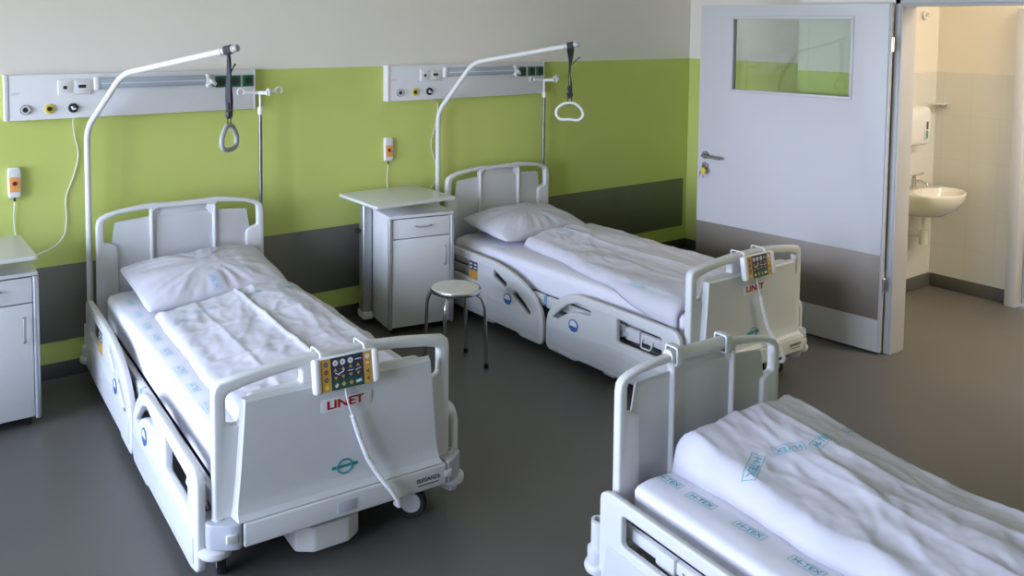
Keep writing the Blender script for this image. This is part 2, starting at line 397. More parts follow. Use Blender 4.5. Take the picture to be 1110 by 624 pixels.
# ------------------------------------------------------------------ hospital bed (local x across, -y towards the foot)
def arch(x): return .97-.31*abs(x)**2.1 if abs(x) < .46 else .9
def bed_proto(root):
    P = root
    # --- headboard
    top = [(-.476, .30), (-.476, .86, .0), (-.470, .895, .0), (-.452, .915, .0), (-.42, .930, .0), (-.36, .945, 0), (-.28, .957, 0), (-.18, .968, 0), (-.13, .964, 0), (0, .962, 0), (.13, .964, 0), (.18, .968, 0), (.28, .957, 0), (.36, .945, 0), (.42, .930, 0), (.452, .915, 0), (.470, .895, 0), (.476, .86, 0), (.476, .30)]
    def hole(sg): return fil2([(sg*.436, .775, .012), (sg*.434, .893, .02), (sg*.37, .920, .0), (sg*.28, .930, .0), (sg*.189, .937, .012), (sg*.189, .36, .004), (sg*.362, .36, .004), (sg*.366, .745, .02), (sg*.394, .765, .015)], .012, 4)
    chole = fil2([(-.168, .36, .004), (.168, .36, .004), (.168, .920, .004), (.145, .932, .01), (-.145, .932, .01), (-.168, .920, .004)], .01, 4)
    MB().plate(fil2(top, .02), [hole(-1), hole(1), chole], .042, 'plastic', front(0), .010).build('headboard', P)
    pn = MB().plate(fil2([(-.400, .345), (.400, .345), (.394, .76, .02), (.375, .878, .015), (.17, .893, .01), (-.17, .893, .01), (-.375, .878, .015), (-.394, .76, .02)], .01), [], .014, 'panel', front(.006), .004)
    pn.box((-.166, .000, .885), (.166, .012, .935), 'panel', .004)
    for s in (-1, 1): pn.add([(s*.166, -.012, .928), (s*.166, -.012, .885), (s*.130, -.001, .905), (s*.166, -.001, .86), (s*.135, -.004, .929)], [[0, 1, 2], [0, 2, 4], [1, 3, 2]], 'plastic')
    pn.build('headboard_panel', P)
    # --- footboard
    yf = -2.10
    ft = [(-.476, .25), (-.476, .71, 0), (-.470, .735, 0), (-.452, .750, 0), (-.38, .760, 0), (-.27, .774, 0), (-.13, .785, .0), (.13, .785, 0), (.27, .774, 0), (.38, .760, 0), (.452, .750, 0), (.470, .735, 0), (.476, .71, 0), (.476, .25)]
    def fh(sg): return fil2([(sg*.430, .60, .012), (sg*.430, .705, .02), (sg*.36, .722, 0), (sg*.25, .737, 0), (sg*.152, .746, .02), (sg*.152, .69, .012), (sg*.345, .685, .02), (sg*.386, .585, .02)], .012, 4)
    MB().plate(fil2(ft, .015), [fh(-1), fh(1)], .042, 'plastic', front(yf), .010).build('footboard', P)
    # raised face panel, flaring out at its foot
    prof = [(.686, .020, .378), (.684, .040, .380), (.676, .047, .381), (.60, .049, .386), (.40, .050, .402), (.335, .050, .409), (.310, .053, .412), (.288, .062, .415), (.272, .080, .418), (.2685, .018, .418)]
    vs = []; fs = []
    for z, d, hw in prof: vs += [(-hw, yf-.018, z), (-hw+.010, yf-d, z), (hw-.010, yf-d, z), (hw, yf-.018, z)]
    for i in range(len(prof)-1):
        for c in range(3): fs.append([i*4+c, i*4+c+1, i*4+c+5, i*4+c+4])
    fs.append([0, 1, 2, 3]); n = (len(prof)-1)*4; fs.append([n, n+1, n+2, n+3])
    fp = MB(); fp.add(vs, fs, 'panel'); fpo = fp.build('footboard_panel', P, 25)
    b = MB(); b.box((-.392, yf-.085, .183), (.425, yf-.0, .268), 'plastic', .008, 3); b.build('foot_beam', P)
    MB().box((-.042, yf-.0870, .200), (.036, yf-.084, .242), 'greyplastic', .003).build('beam_label_plate', P)
    yp = yf-.0505
    b = MB(); b.plate(fil2([(-.092, .569), (.113, .569), (.113, .622), (-.092, .622)], .014), [], .002, 'plastic', front(yp-.0008), .0006)
    for ox in (-.0009, .0009): b.text('LINET', .047, 'red', Matrix.Translation((.005+ox, yp-.0022, .5955)) @ FRONT @ Matrix.Diagonal((1.22, .92, 1, 1)))
    b.build('maker_plate', P)['label'] = 'light plate with the red LINET lettering'
    b = MB(); R = .03; cx, cz = .003, .354
    b.tube([(cx+R*math.cos(2*PI*i/24), yp-.0006, cz+R*.85*math.sin(2*PI*i/24)) for i in range(24)], .0030, 'teallogo', closed=True, n=6)
    b.box((cx-.052, yp-.0012, cz-.004), (cx+.052, yp, cz+.007), 'teallogo'); b.box((cx-.056, yp-.001, cz-.034), (cx+.046, yp, cz-.031), 'ink')
    b.build('teal_emblem', P)
    b = MB(); b.text('ELEGANZA', .021, 'ink', Matrix.Translation((.342, yf-.0857, .228)) @ FRONT); b.box((.297, yf-.086, .207), (.387, yf-.0848, .211), 'ink'); b.build('model_lettering', P)
    # --- corners: grey block, bumper disc, castor
    for sx in (-1, 1):
        b = MB(); cxo = .022 if sx < 0 else 0.; b.plate(fil2([(sx*(.428 if sx > 0 else .395), 2.04), (sx*(.428 if sx > 0 else .395), 2.184), (sx*.455+cxo, 2.178), (sx*.525+cxo, 2.13), (sx*.525+cxo, 2.04)], .018), [], .088, 'greyplastic', Matrix(((1, 0, 0, 0), (0, -1, 0, 0), (0, 0, 1, .226), (0, 0, 0, 1))), .005)
        b.lathe([(.013, 0), (.022, 0), (.022, .010), (.013, .010), (.013, 0)], 'plastic', (sx*.480+cxo, -2.105, .266))
        b.box((sx*.432-.020, -2.1855, .212), (sx*.432+.018, -2.170, .240), 'plastic', .002)
        b.build('corner_block', P)
        MB().lathe([(0, 0), (.050, 0), (.058, .006), (.061, .016), (.058, .028), (.046, .034), (0, .036)], 'plastic', (sx*.490+cxo, -2.10, .144), n=28).build('bumper_disc', P)
        b = MB(); b.lathe([(0, .0), (.044, 0), (.048, .01), (.048, .05), (.034, .06), (.034, .17), (.022, .172), (.022, .13), (0, .13)], 'plastic', (-.500 if sx < 0 else .487, .062, .14), n=24); b.box((sx*.40, .028, .17), (sx*.46, .085, .24), 'plastic', .01); b.build('pole_socket', P)
        MB().lathe([(0, 0), (.042, 0), (.056, .008), (.061, .022), (.056, .038), (.046, .046), (0, .046)], 'plastic', (-.500 if sx < 0 else .487, .062, .093), n=28).build('bumper_disc', P)
    for sx in (-1, 1):
        for v in (.10, 1.99):
            x, sw = (sx*.375, 0.) if v < 1 else ((.350, .90) if sx > 0 else (-.415, -.25))
            vv = v+(.044 if sx > 0 and v > 1 else 0); ax = (math.cos(sw), math.sin(sw), 0); tr = Vector((-math.sin(sw), math.cos(sw), 0))
            c = MB(); ctr = Vector((x, -vv, .064)); mt = Matrix.Translation((x, -vv, 0)) @ Matrix.Rotation(sw, 4, 'Z')
            c.lathe([(0, -.016), (.040, -.016), (.044, -.010), (.044, .010), (.040, .016), (0, .016)], 'hub', ctr, ax, 28)
            c.box((-.022, -.012, .1295), (.022, .045, .165), 'plastic', .010, mtx=mt); c.cyl(mt @ Vector((0, .02, .155)), mt @ Vector((0, .02, .20)), .013, 'plastic')
            c.box((.0185, -.012, .055), (.0225, .02, .145), 'plastic', .002, mtx=mt)
            co = c.build('caster', P)
            MB().lathe([(.0445, -.014), (.058, -.016), (.063, -.011), (.064, 0), (.063, .011), (.058, .016), (.0445, .014), (.0445, -.014)], 'rubber', ctr, ax, 32).build('tyre', co)
    # --- chassis and deck
    b = MB()
    for sx in (-1, 1): b.box((sx*.36-.025, -2.02, .17), (sx*.36+.025, .05, .225), 'greyplastic', .006)
    for v in (.02, .7, 1.4, 2.0): b.box((-.40, -v-.03, .165), (.40, -v+.03, .215), 'greyplastic', .006)
    b.build('chassis', P)
    for v, bb in ((.55, 0), (1.55, 0)):
        MB().box((-.14, -v-.11, .2), (.14, -v+.11, .285), 'greyplastic', .02).build('lifting_column', P)
    b = MB(); b.plate(fil2([(-.13, 1.90), (.13, 1.90), (.13, 2.08), (.07, 2.12), (-.07, 2.12), (-.13, 2.08)], .01), [], .095, 'steelpaint', Matrix(((1, 0, 0, -.035), (0, -1, 0, 0), (0, 0, 1, .088), (0, 0, 0, 1))), .006); b.build('base_cover', P)
    MB().box((-.415, -2.06, .285), (.415, -.03, .325), 'darkdeck', .01).build('mattress_deck', P)
    for sx in (-1, 1):
        b = MB(); b.box((sx*.45-.014, -2.07, .285), (sx*.45+.014, -.04, .335), 'plastic', .006)
        for v in (.28, .98, 1.10, 1.62, 1.74): b.box((sx*.462-.016, -v-.05, .275), (sx*.462+.016, -v+.05, .345), 'plastic', .010)
        for v in (1.02, 1.68): b.box((sx*.478-.003, -v-.03, .292), (sx*.478+.003, -v+.03, .318), 'greyplastic', .003)
        b.build('deck_side_tube', P)
        for v in (.40, 1.84): MB().tube([(sx*.47, -v+.035, .312), (sx*.484, -v+.035, .268), (sx*.484, -v-.035, .268), (sx*.47, -v-.035, .312)], .0045, 'plastic', .015, 8).build('sheet_hook', P)
        b = MB(); b.box((sx*.477, -1.06, .30), (sx*.482, -1.04, .345), 'printblue'); b.build('blue_strap', P)
    # --- side rails
    for sx in (-1, 1):
        x = sx*.515
        ho = fil2([(-.03, .085, .02), (.28, .075, .03), (.85, .073, .01), (.87, .058, .008), (1.06, .058, .012), (1.082, .09, .02), (1.082, .20, .05), (1.062, .265, .08), (.99, .345, .08), (.88, .405, .08), (.74, .447, .08), (.58, .468, .05), (.02, .472, .03), (-.03, .45, .03)], .02, 4)
        hh = fil2([(.085, .300), (.345, .300), (.345, .412), (.085, .415)], .018, 4)
        sl = fil2([(.612, .414), (.740, .356), (.722, .322), (.606, .368)], .008, 3)
        sl2 = fil2([(.825, .330), (.910, .280), (.970, .232), (.945, .208), (.880, .246), (.800, .292)], .008, 3)
        r = MB(); r.plate(ho, [hh, sl, sl2], .032, 'plastic', side(x), .009)
        ro = r.build('head_side_rail', P)
        MB().plate(fil2([(.0, .105), (.86, .098), (1.05, .10), (1.045, .215), (.62, .232), (.02, .262)], .02), [], .008, 'panel', side(x+sx*.0165), .003).build('rail_panel', ro)
        d = MB(); d.box((x+sx*.016, -.442, .362), (x+sx*.0172, -.356, .418), 'ink'); d.box((x+sx*.016, -.442, .302), (x+sx*.0172, -.356, .361), 'keyorange')
        for a, c in ((.375, .40), (.42, .40), (.375, .378), (.42, .378)): d.box((x+sx*.0172, -a-.012, c-.005), (x+sx*.0180, -a+.012, c+.005), 'icon')
        for a, c in ((.375, .34), (.42, .335), (.40, .318)): d.box((x+sx*.0172, -a-.012, c-.006), (x+sx*.0180, -a+.012, c+.006), 'goldicon')
        d.build('rail_keypad', ro)
        MB().plate(fil2([(.60, .42), (.75, .362), (.83, .34), (.985, .235), (.945, .200), (.79, .285), (.60, .36)], .01), [], .004, 'black', side(x-sx*.0135), .001).build('slot_shade_plate', ro)  # black plate added behind the slots, its colour stands in for their shade
        emb(x+sx*.0175, .755, .262, sx, ro)
        b = MB(); b.box((x-.018, -.805, .305), (x+.018, -.735, .343), 'panel', .008, mtx=None); b.build('rail_latch', ro)
        fo = fil2([(1.108, .085, .02), (1.13, .06, .02), (1.36, .055, .01), (1.38, .068, .01), (2.02, .068, .02), (2.105, .09, .03), (2.105, .40, .04), (2.07, .442, .03), (1.66, .447, .05), (1.37, .445, .06), (1.27, .425, .05), (1.17, .345, .05), (1.108, .255, .06)], .02, 4)
        h1 = fil2([(1.165, .262, .01), (1.195, .256, .015), (1.30, .325, .05), (1.38, .343, .03), (1.47, .350, .01), (1.485, .375, .012), (1.375, .400, .03), (1.28, .365, .03)], .01, 4)
        h2 = fil2([(1.675, .265), (1.985, .265), (1.985, .378), (1.675, .395)], .016, 4)
        r = MB(); r.plate(fo, [h1, h2], .032, 'plastic', side(x), .009)
        ro = r.build('foot_side_rail', P)
        MB().plate(fil2([(1.13, .095), (1.38, .098), (2.06, .098), (2.06, .205), (1.62, .228), (1.13, .205)], .02), [], .008, 'panel', side(x+sx*.0165), .003).build('rail_panel', ro)
        emb(x+sx*.0175, 1.345, .262, sx, ro)
        for v in (.54, 1.60):
            b = MB(); b.box((sx*.40, -v-.06, .105), (sx*.505, -v+.06, .135), 'greyplastic', .008); b.box((sx*.495-.015, -v-.045, .045), (sx*.495+.015, -v+.045, .125), 'plastic', .012)
            b.build('rail_mount', P)
def emb(x, v, z, sx, par):
    b = MB(); R = .036
    b.lathe([(0, 0), (R, 0), (R, .002), (0, .002)], 'icon', (x, -v, z), (sx, 0, 0), 28)
    b.lathe([(R*.84, .0), (R, .0), (R, .0032), (R*.84, .0032), (R*.84, 0)], 'bluelogo', (x, -v, z), (sx, 0, 0), 28)
    pts = [(x+sx*.0030, -v+R*.8*math.cos(a), z-.004+R*.72*math.sin(a)) for a in [PI+PI*i/14 for i in range(15)]]
    b.add(pts, [list(range(15))], 'bluelogo')
    b.build('round_emblem', par)

B1 = ((1.5678, -.2005, 0), -.0468, 1.0); B2 = ((3.9019, -.1514, 0), .0165, 1.0)
K3 = .85
B3 = ((2.985*K3, -5.12+K3*2.3839, 0), -.0704, K3)
bed1 = thing('hospital_bed', 'leftmost white hospital bed, red LINET plate and teal ring emblem on its footboard', 'hospital bed', B1[0], B1[1], 'white hospital beds')
bed_proto(bed1)
bed2 = clone(bed1, B2[0], B2[1], 'white hospital bed standing between the bedside cabinet with stool and the open white door')
bed3 = clone(bed1, B3[0], B3[1], 'white hospital bed at lower right with clear clips on its headboard bar', B3[2])
for rl in kids(bed3, 'head_side_rail'):
    sx = -1 if rl.data.vertices[0].co.x < 0 else 1
    ho = fil2([(-.03, .085, .02), (.28, .075, .03), (.85, .073, .01), (.87, .058, .008), (1.06, .058, .012), (1.082, .09, .02), (1.082, .40, .05), (1.05, .470, .04), (.02, .472, .03), (-.03, .45, .03)], .02, 4)
    r = MB(); r.plate(ho, [fil2([(.100, .292), (.98, .292), (.98, .412), (.100, .415)], .018, 4)], .032, 'plastic', side(sx*.515), .009)
    t_ = r.build('head_side_rail'); rl.data = t_.data; bpy.data.objects.remove(t_)
    for nm in ('rail_keypad', 'slot_shade_plate', 'rail_latch', 'round_emblem'):
        for c_ in kids(rl, nm): bpy.data.objects.remove(c_)
for b_, nm in ((bed3, 'headboard'),):
    hb = kids(bed3, 'headboard')[0]
    for x in (-.165, .125):
        c = MB(); c.plate(fil2([(-.036, .918), (.036, .918), (.036, .998), (-.036, .998)], .012), [fil2([(-.029, .925), (.029, .925), (.029, .990), (-.029, .990)], .01)], .034, 'clear', Matrix.Translation((x, 0, 0)) @ SIDE, .001)
        c.build('bar_clip', hb)['label'] = 'clear plastic clip on the headboard bar'
    MB().tube([(-.20, 0, .957), (.16, 0, .959)], .027, 'plastic', n=16).build('padded_bar', hb)

# ------------------------------------------------------------------ linen
def fbm(p, o=4):
    return noise.fractal(Vector(p), 1.0, 2.0, o)
def ridge(p, o=3):
    a = 1.; s = 0.; q = Vector(p)
    for _ in range(o):
        s += a*(1-abs(noise.noise(q))*2); q = q*2.03+Vector((3.1, 1.7, .9)); a *= .5
    return s/1.75
def grid_obj(name, root, m, top, bot, nu, nv, prints=(), pm='print'):
    """closed cloth body between two sampled surfaces"""
    bm = bmesh.new(); T = [[bm.verts.new(top(i/nu, j/nv)) for j in range(nv+1)] for i in range(nu+1)]
    Bt = [[None]*(nv+1) for _ in range(nu+1)]
    for i in range(nu+1):
        for j in range(nv+1):
            Bt[i][j] = T[i][j] if (i in (0, nu) or j in (0, nv)) else bm.verts.new(bot(i/nu, j/nv))
    for i in range(nu):
        for j in range(nv):
            bm.faces.new([T[i][j], T[i+1][j], T[i+1][j+1], T[i][j+1]])
            q = [Bt[i][j], Bt[i][j+1], Bt[i+1][j+1], Bt[i+1][j]]
            try: bm.faces.new(q)
            except ValueError: pass
    bmesh.ops.recalc_face_normals(bm, faces=bm.faces[:])
    tree = BVHTree.FromBMesh(bm)
    me = bpy.data.meshes.new(name); mats = [m]
    mb = MB(); mb.bm.free(); mb.bm = bm; mb.mats = [m]
    add_prints(mb, tree, prints)
    bm.to_mesh(me); bm.free()
    for k in mb.mats: me.materials.append(M[k])
    for p in me.polygons: p.use_smooth = True
    o = bpy.data.objects.new(name, me); COL.objects.link(o); o.parent = root
    return o
def stamp_geo(size):
    vs, fs = text_geo('H-TEX', size, 0.); vs = [v.copy() for v in vs]; fs = [list(f) for f in fs]
    w, h, t = size*1.75, size*.62, size*.055
    for (x0, y0, x1, y1) in ((-w, -h, w, -h+t), (-w, h-t, w, h), (-w, -h, -w+t, h), (w-t, -h, w, h)):
        # subdivide frame strips so they follow the cloth
        nx = max(1, int((x1-x0)/(size*.3))); ny = max(1, int((y1-y0)/(size*.3))); k = len(vs)
        for i in range(nx+1):
            for j in range(ny+1): vs.append(Vector((x0+(x1-x0)*i/nx, y0+(y1-y0)*j/ny, 0)))
        for i in range(nx):
            for j in range(ny): a = k+i*(ny+1)+j; fs.append([a, a+ny+1, a+ny+2, a+1])
    return vs, fs
_ST = {}
def add_prints(mb, tree, prints):
    for (u, v, rot, size, m) in prints:
        if size not in _ST: _ST[size] = stamp_geo(size)
        vs, fs = _ST[size]; c, s = math.cos(rot), math.sin(rot)
        # tangent frame of the cloth at the stamp, averaged over a small patch
        acc = Vector((0, 0, 0)); org = None
        for dx in (-.02, 0, .02):
            for dy in (-.02, 0, .02):
                h = tree.ray_cast(Vector((u+dx, -v+dy, 2)), Vector((0, 0, -1)))
                if h[0] is not None:
                    acc += h[1] if h[1].z > 0 else -h[1]
                    if dx == 0 and dy == 0: org = h[0]
        if org is None: continue
        nz = acc.normalized(); ex = Vector((c, s, 0)); ex = (ex-nz*ex.dot(nz)).normalized(); ey = nz.cross(ex)
        out = []
        for p in vs:
            q = org+ex*p.x+ey*p.y; h = tree.ray_cast(q+nz*.15, -nz)
            q = h[0] if h[0] is not None and (h[0]-q).length < .06 else q
            out.append(q+nz*.0016)
        mb.add(out, fs, m)

MT = .505   # mattress top
def mattress(root, name, label, prints, seed):
    b = bmesh.new(); bmesh.ops.create_cube(b, size=1)
    for v in b.verts: v.co = Vector((v.co.x*.87, -1.055+v.co.y*2.0, .417+v.co.z*.178))
    bmesh.ops.bevel(b, geom=list(b.edges), offset=.035, segments=4, profile=.6, affect='EDGES')
    bmesh.ops.subdivide_edges(b, edges=[e for e in b.edges if e.calc_length() > .5], cuts=40, use_grid_fill=True)
    bmesh.ops.subdivide_edges(b, edges=[e for e in b.edges if e.calc_length() > .1], cuts=5, use_grid_fill=True)
    for v in b.verts:
        p = v.co
        if p.z > .36:
            if abs(p.x) > .39: v.co.x += math.copysign(.007*ridge((p.y*3+seed, p.z*3, p.x*4), 2)-.003, p.x)
            else: v.co.z += .0035*fbm((p.x*5+seed, p.y*5, 0), 3)
            if p.z > .48: v.co.z -= .012*max(0, abs(p.x)-.36)/.07
    bmesh.ops.recalc_face_normals(b, faces=b.faces[:])
    tree = BVHTree.FromBMesh(b)
    mb = MB(); mb.bm.free(); mb.bm = b; mb.mats = ['sheet']; add_prints(mb, tree, prints)
    me = bpy.data.meshes.new(name); b.to_mesh(me); b.free()
    for k in mb.mats: me.materials.append(M[k])
    for p in me.polygons: p.use_smooth = True
    o = bpy.data.objects.new(name, me); COL.objects.link(o)
    return o
def place(o, B): o.location = B[0]; o.rotation_euler = (0, 0, B[1]); o.scale = (B[2],)*3
mats_ = []
r90 = -PI/2
p1 = [(-.365-.002*i, v, r90, .030, 'printpale') for i, v in enumerate((.29, .50, .70, .885, 1.09, 1.32, 1.53, 1.73, 1.925))]
o = mattress(None, 'mattress', '', p1, 1.); place(o, B1); tag(o, 'white sheeted mattress of the leftmost bed, row of pale teal stamps along its left edge', 'mattress', 'sheeted mattresses')
vs = []; fs = []; NU, NV = 16, 12
for sd in (0, .004):
    for i in range(NU+1):
        for j in range(NV+1):
            f = i/NU; g_ = j/NV; v = 1.90+.15*f; zb = .235+.07*abs(math.sin(5*f+.6))
            vs.append((-.4795-sd-.010*math.sin(14*f+3*g_)*(.3+.7*g_)*.55, -v, .375+(zb-.375)*g_))
K_ = (NU+1)*(NV+1)
for i in range(NU):
    for j in range(NV):
        a = i*(NV+1)+j; fs += [[a, a+1, a+NV+2, a+NV+1], [K_+a, K_+a+NV+1, K_+a+NV+2, K_+a+1]]
for i in range(NU): fs += [[i*(NV+1), (i+1)*(NV+1), K_+(i+1)*(NV+1), K_+i*(NV+1)], [i*(NV+1)+NV, K_+i*(NV+1)+NV, K_+(i+1)*(NV+1)+NV, (i+1)*(NV+1)+NV]]
for j in range(NV): fs += [[j, K_+j, K_+j+1, j+1], [NU*(NV+1)+j, NU*(NV+1)+j+1, K_+NU*(NV+1)+j+1, K_+NU*(NV+1)+j]]
b = MB(); b.add(vs, fs, 'sheet'); b.build('sheet_corner', o)
o = mattress(None, 'mattress', '', [(-.38, .50, r90, .026, 'printpale')], 5.); place(o, B2); tag(o, 'white sheeted mattress of the bed beside the open door, half hidden by its side rails', 'mattress', 'sheeted mattresses')
p3 = [(-.33, v, r90, .040, 'print') for v in (-.0, .20, .44, .68, .93)]; p3 = [(-.335, .13, r90, .036, 'print')]+p3[1:]
p3 = [(-.30, v, r90+.05, .036, 'print') for v in (.12, .29, .52, .76, 1.0)]
o = mattress(None, 'mattress', '', p3, 9.); place(o, B3); tag(o, 'white sheeted mattress at lower right with bold teal H-TEX stamps along its edge', 'mattress', 'sheeted mattresses')

def pillow(B, label, pos, rot, A, Bh, T, seed, prints):
    nu, nv = 72, 60
    mtx = Matrix.Translation(pos) @ Matrix.Rotation(rot[2], 4, 'Z') @ Matrix.Rotation(rot[0], 4, 'X') @ Matrix.Rotation(rot[1], 4, 'Y')
    def surf(sg):
        def f(a, b):
            a = 2*a-1; b = 2*b-1
            a2 = math.copysign(abs(a)**.8, a); b2 = math.copysign(abs(b)**.8, b)
            x = A*a2*(1-.045*(1-b2*b2)); y = Bh*b2*(1-.05*(1-a2*a2))
            rr0 = max(0, abs(a2)**4*abs(b2)**4); x *= 1-.05*rr0; y *= 1-.05*rr0
            h = max(0, (1-abs(a2)**2.2)*(1-abs(b2)**2.2))**.5
            z = sg*T*(h*(1 if sg > 0 else .80))
            if sg > 0:
                e = math.exp(-((1-h)**2)/.5)
                ang = math.atan2(y*1.2, x); rr = math.hypot(x/A, y/Bh)
                z += T*.30*h*min(1, rr*1.4)*(ridge((math.cos(ang)*3.2+seed, math.sin(ang)*3.2, rr*.5), 2)-.5)
                z += .007*h*(ridge((x*7+seed, y*4, seed), 3)-.4)
            q = mtx @ Vector((x, y, z)); q.y = min(q.y, -.026-.002*(a+1))
            lo_ = MT+(.010 if sg > 0 else .006)+(.002*h)
            if q.z < lo_+.02: q.z = lo_+.02*math.exp((q.z-lo_-.02)/.02) if q.z < lo_+.02 else q.z
            return q
        return f
    o = grid_obj('pillow', None, 'cover', surf(1), surf(-1), nu, nv, prints)
    place(o, B); tag(o, label, 'pillow', 'pillows at the bed heads'); return o
pillow(B1, 'plump white pillow leaning on the headboard of the leftmost bed', (.035, -.300, .592), (.22, -.02, .09), .405, .262, .098, 2.3,
       [(.02, .30, .15, .026, 'printpale'), (.03, .50, PI/2, .030, 'printblue')])
pillow(B2, 'plump white pillow leaning on the headboard of the bed beside the open door', (.02, -.275, .590), (.15, .0, .06), .405, .245, .098, 8.1,
       [(.10, .44, PI/2, .026, 'printpale')])

def duvet(B, label, corners, thick, seed, prints, mid, folds=(), wav=1., nu=110, nv=170):
    """corners: (s,t) head-left, head-right, foot-left, foot-right in unrolled sheet coordinates"""
    HL, HR, FL, FR = [Vector(c) for c in corners]; EDGE, RAD = .40, .045
    def st(a, b):
        p = HL*(1-a)*(1-b)+HR*a*(1-b)+FL*(1-a)*b+FR*a*b
        # slack outline
        p.x += .018*wav*fbm((seed, p.y*2.5, a*.7), 3)*(1 if .02 < b else .4)
        p.y += .022*wav*fbm((p.x*3, seed+5, b*.7), 3)
        return p
    def base(s, t):
        x = abs(s); sg = 1 if s >= 0 else -1
        if x <= EDGE: return Vector((s, -t, MT+.003)), Vector((0, 0, 1))
        d = x-EDGE; arc = RAD*PI/2
        if d < arc:
            an = d/RAD; return Vector((sg*(EDGE+RAD*math.sin(an)), -t, MT+.003-RAD*(1-math.cos(an)))), Vector((sg*math.sin(an), 0, math.cos(an)))
        return Vector((sg*(EDGE+RAD), -t, MT+.003-RAD-(d-arc))), Vector((sg, 0, 0))
    def edge(a, b):
        LX = (HR-HL).length; LY = (FL-HL).length; R = .06
        d = min(a*LX, (1-a)*LX, b*LY, (1-b)*LY)
        k = min(1, d/R); return math.sqrt(max(0, 1-(1-k)**2))
    def top(a, b):
        p = st(a, b); q, n = base(p.x, p.y); e = edge(a, b)
        th = thick(a, b, p.x, p.y)
        wx = p.x+.05*fbm((p.x*2, p.y*2, seed), 2); wy = p.y+.08*fbm((p.x*2, p.y*2, seed+9), 2)
        w = .013*wav*fbm((wx*3.2+seed, wy*1.5, seed), 3)
        w += .010*wav*max(0, ridge((wx*3.6+wy*.7+seed+3, wy*1.1-wx*.4, 1.3+seed), 2)-.45)*1.6
        w += .006*wav*max(0, ridge((wx*7+wy*3+seed, wy*4-wx*2, 7.3+seed), 2)-.4)*1.4
        w += .0012*wav*fbm((p.x*26, p.y*22, seed), 2)
        if abs(p.x) > EDGE-.02:
            k = min(1, (abs(p.x)-EDGE+.02)/.10); th = th*(1-k)+min(th, .020)*k; w = w*(1-k)+.25*w*k
        for fs in folds: w += fs(p.x, p.y)
        return q+n*((th+w)*e+.002)
    def bot(a, b):
        p = st(a, b); q, n = base(p.x, p.y); return q+n*.002
    o = grid_obj('duvet', None, 'cover', top, bot, nu, nv, prints)
    place(o, B); tag(o, label, 'duvet', 'white duvets on the beds'); return o
def crease(s0, h, w, sl=0.): return lambda s, t: h*math.exp(-abs(s-s0-sl*(t-1.2))/w)
def cross(t0, h, w): return lambda s, t: h*math.exp(-abs(t-t0-.06*s)/w)
duvet(B1, 'white duvet with a centre crease lying on the leftmost bed', ((-.315, .62), (.53, .52), (-.335, 2.02), (.56, 2.02)),
      lambda a, b, s, t: .045+.045*max(0, min(1, a*1.6-.1))-.015*b, 3.7,
      [(-.25, .86, .6, .026, 'printpale'), (-.10, .78, .15, .030, 'printpale'), (.16, .74, .15, .030, 'print'), (.33, .75, .2, .028, 'print')], 0,
      (crease(.10, .016, .012), crease(-.12, .006, .015), cross(1.05, .007, .015), cross(1.45, .007, .015)))
duvet(B2, 'rumpled white duvet on the bed beside the open door', ((-.22, .555), (.55, .50), (-.535, 2.02), (.56, 2.02)),
      lambda a, b, s, t: .055+.035*math.sin(PI*min(1, max(0, a)))-.012*b, 11.2,
      [(-.0, .76, .3, .026, 'printpale'), (-.40, 1.70, PI/2, .036, 'printpale')], 0, (crease(.05, .010, .02),), 1.25)
duvet(B3, 'thick bundled white duvet with teal stamps on the bed at lower right', ((-.245, .09), (.53, .09), (-.21, 2.0), (.54, 2.0)),
      lambda a, b, s, t: (.150+.06*math.exp(-(b*1.9/.40)**2))*(.52+.40*math.exp(-(b*1.9/.30)**2)*(1-min(1, a*2.3))+.48*min(1, a*2.3)), 20.5,
      [(-.13, .39, PI+.45, .042, 'print'), (.045, .41, PI-.5, .036, 'print'), (.175, .465, .1, .036, 'print'), (.39, .45, .1, .036, 'print')], 0,
      (crease(.22, .016, .05, .03), crease(.02, .014, .04, -.03)), 1.5)

# ------------------------------------------------------------------ lifting poles, grab handles, drip poles
def world(B, u, v, z):
    c, s = math.cos(B[1]), math.sin(B[1]); k = B[2]
    return Vector((B[0][0]+k*(c*u+s*v), B[0][1]+k*(s*u-c*v), k*z))
def lifting_pole(B, tip, elbow, zb, label):
    p0 = world(B, -.50, -.062, .285)
    root = thing('lifting_pole', label, 'lifting pole', p0, 0, 'bed lifting poles')
    rel = lambda q: Vector(q)-p0
    tipv = Vector(tip); el = Vector(elbow); d = (tipv-el).normalized()
    MB().tube([(0, 0, 0), (0, 0, zb-p0.z), rel(el), rel(tipv+d*.040)], .0165, 'steelpaint', .07, 14).build('pole', root)
    MB().cyl(rel(tipv+d*.0402), rel(tipv+d*.058), .0185, 'gripgrey', bev=.003).build('end_cap', root)
    for k in (-.045, .029):
        MB().cyl(rel(tipv+d*k)-d*.004, rel(tipv+d*k)+d*.004, .0215, 'steelpaint', bev=.002).build('stop_ring', root)
    return root
lifting_pole(B1, (1.575, -.925, 1.845), (1.205, -.354, 1.707), 1.40, 'white cranked lifting pole rising at the left head corner of the leftmost bed')
lifting_pole(B2, (3.905, -.89, 1.845), (3.52, -.345, 1.719), 1.365, 'white cranked lifting pole rising beside the bedside cabinet with the stool')
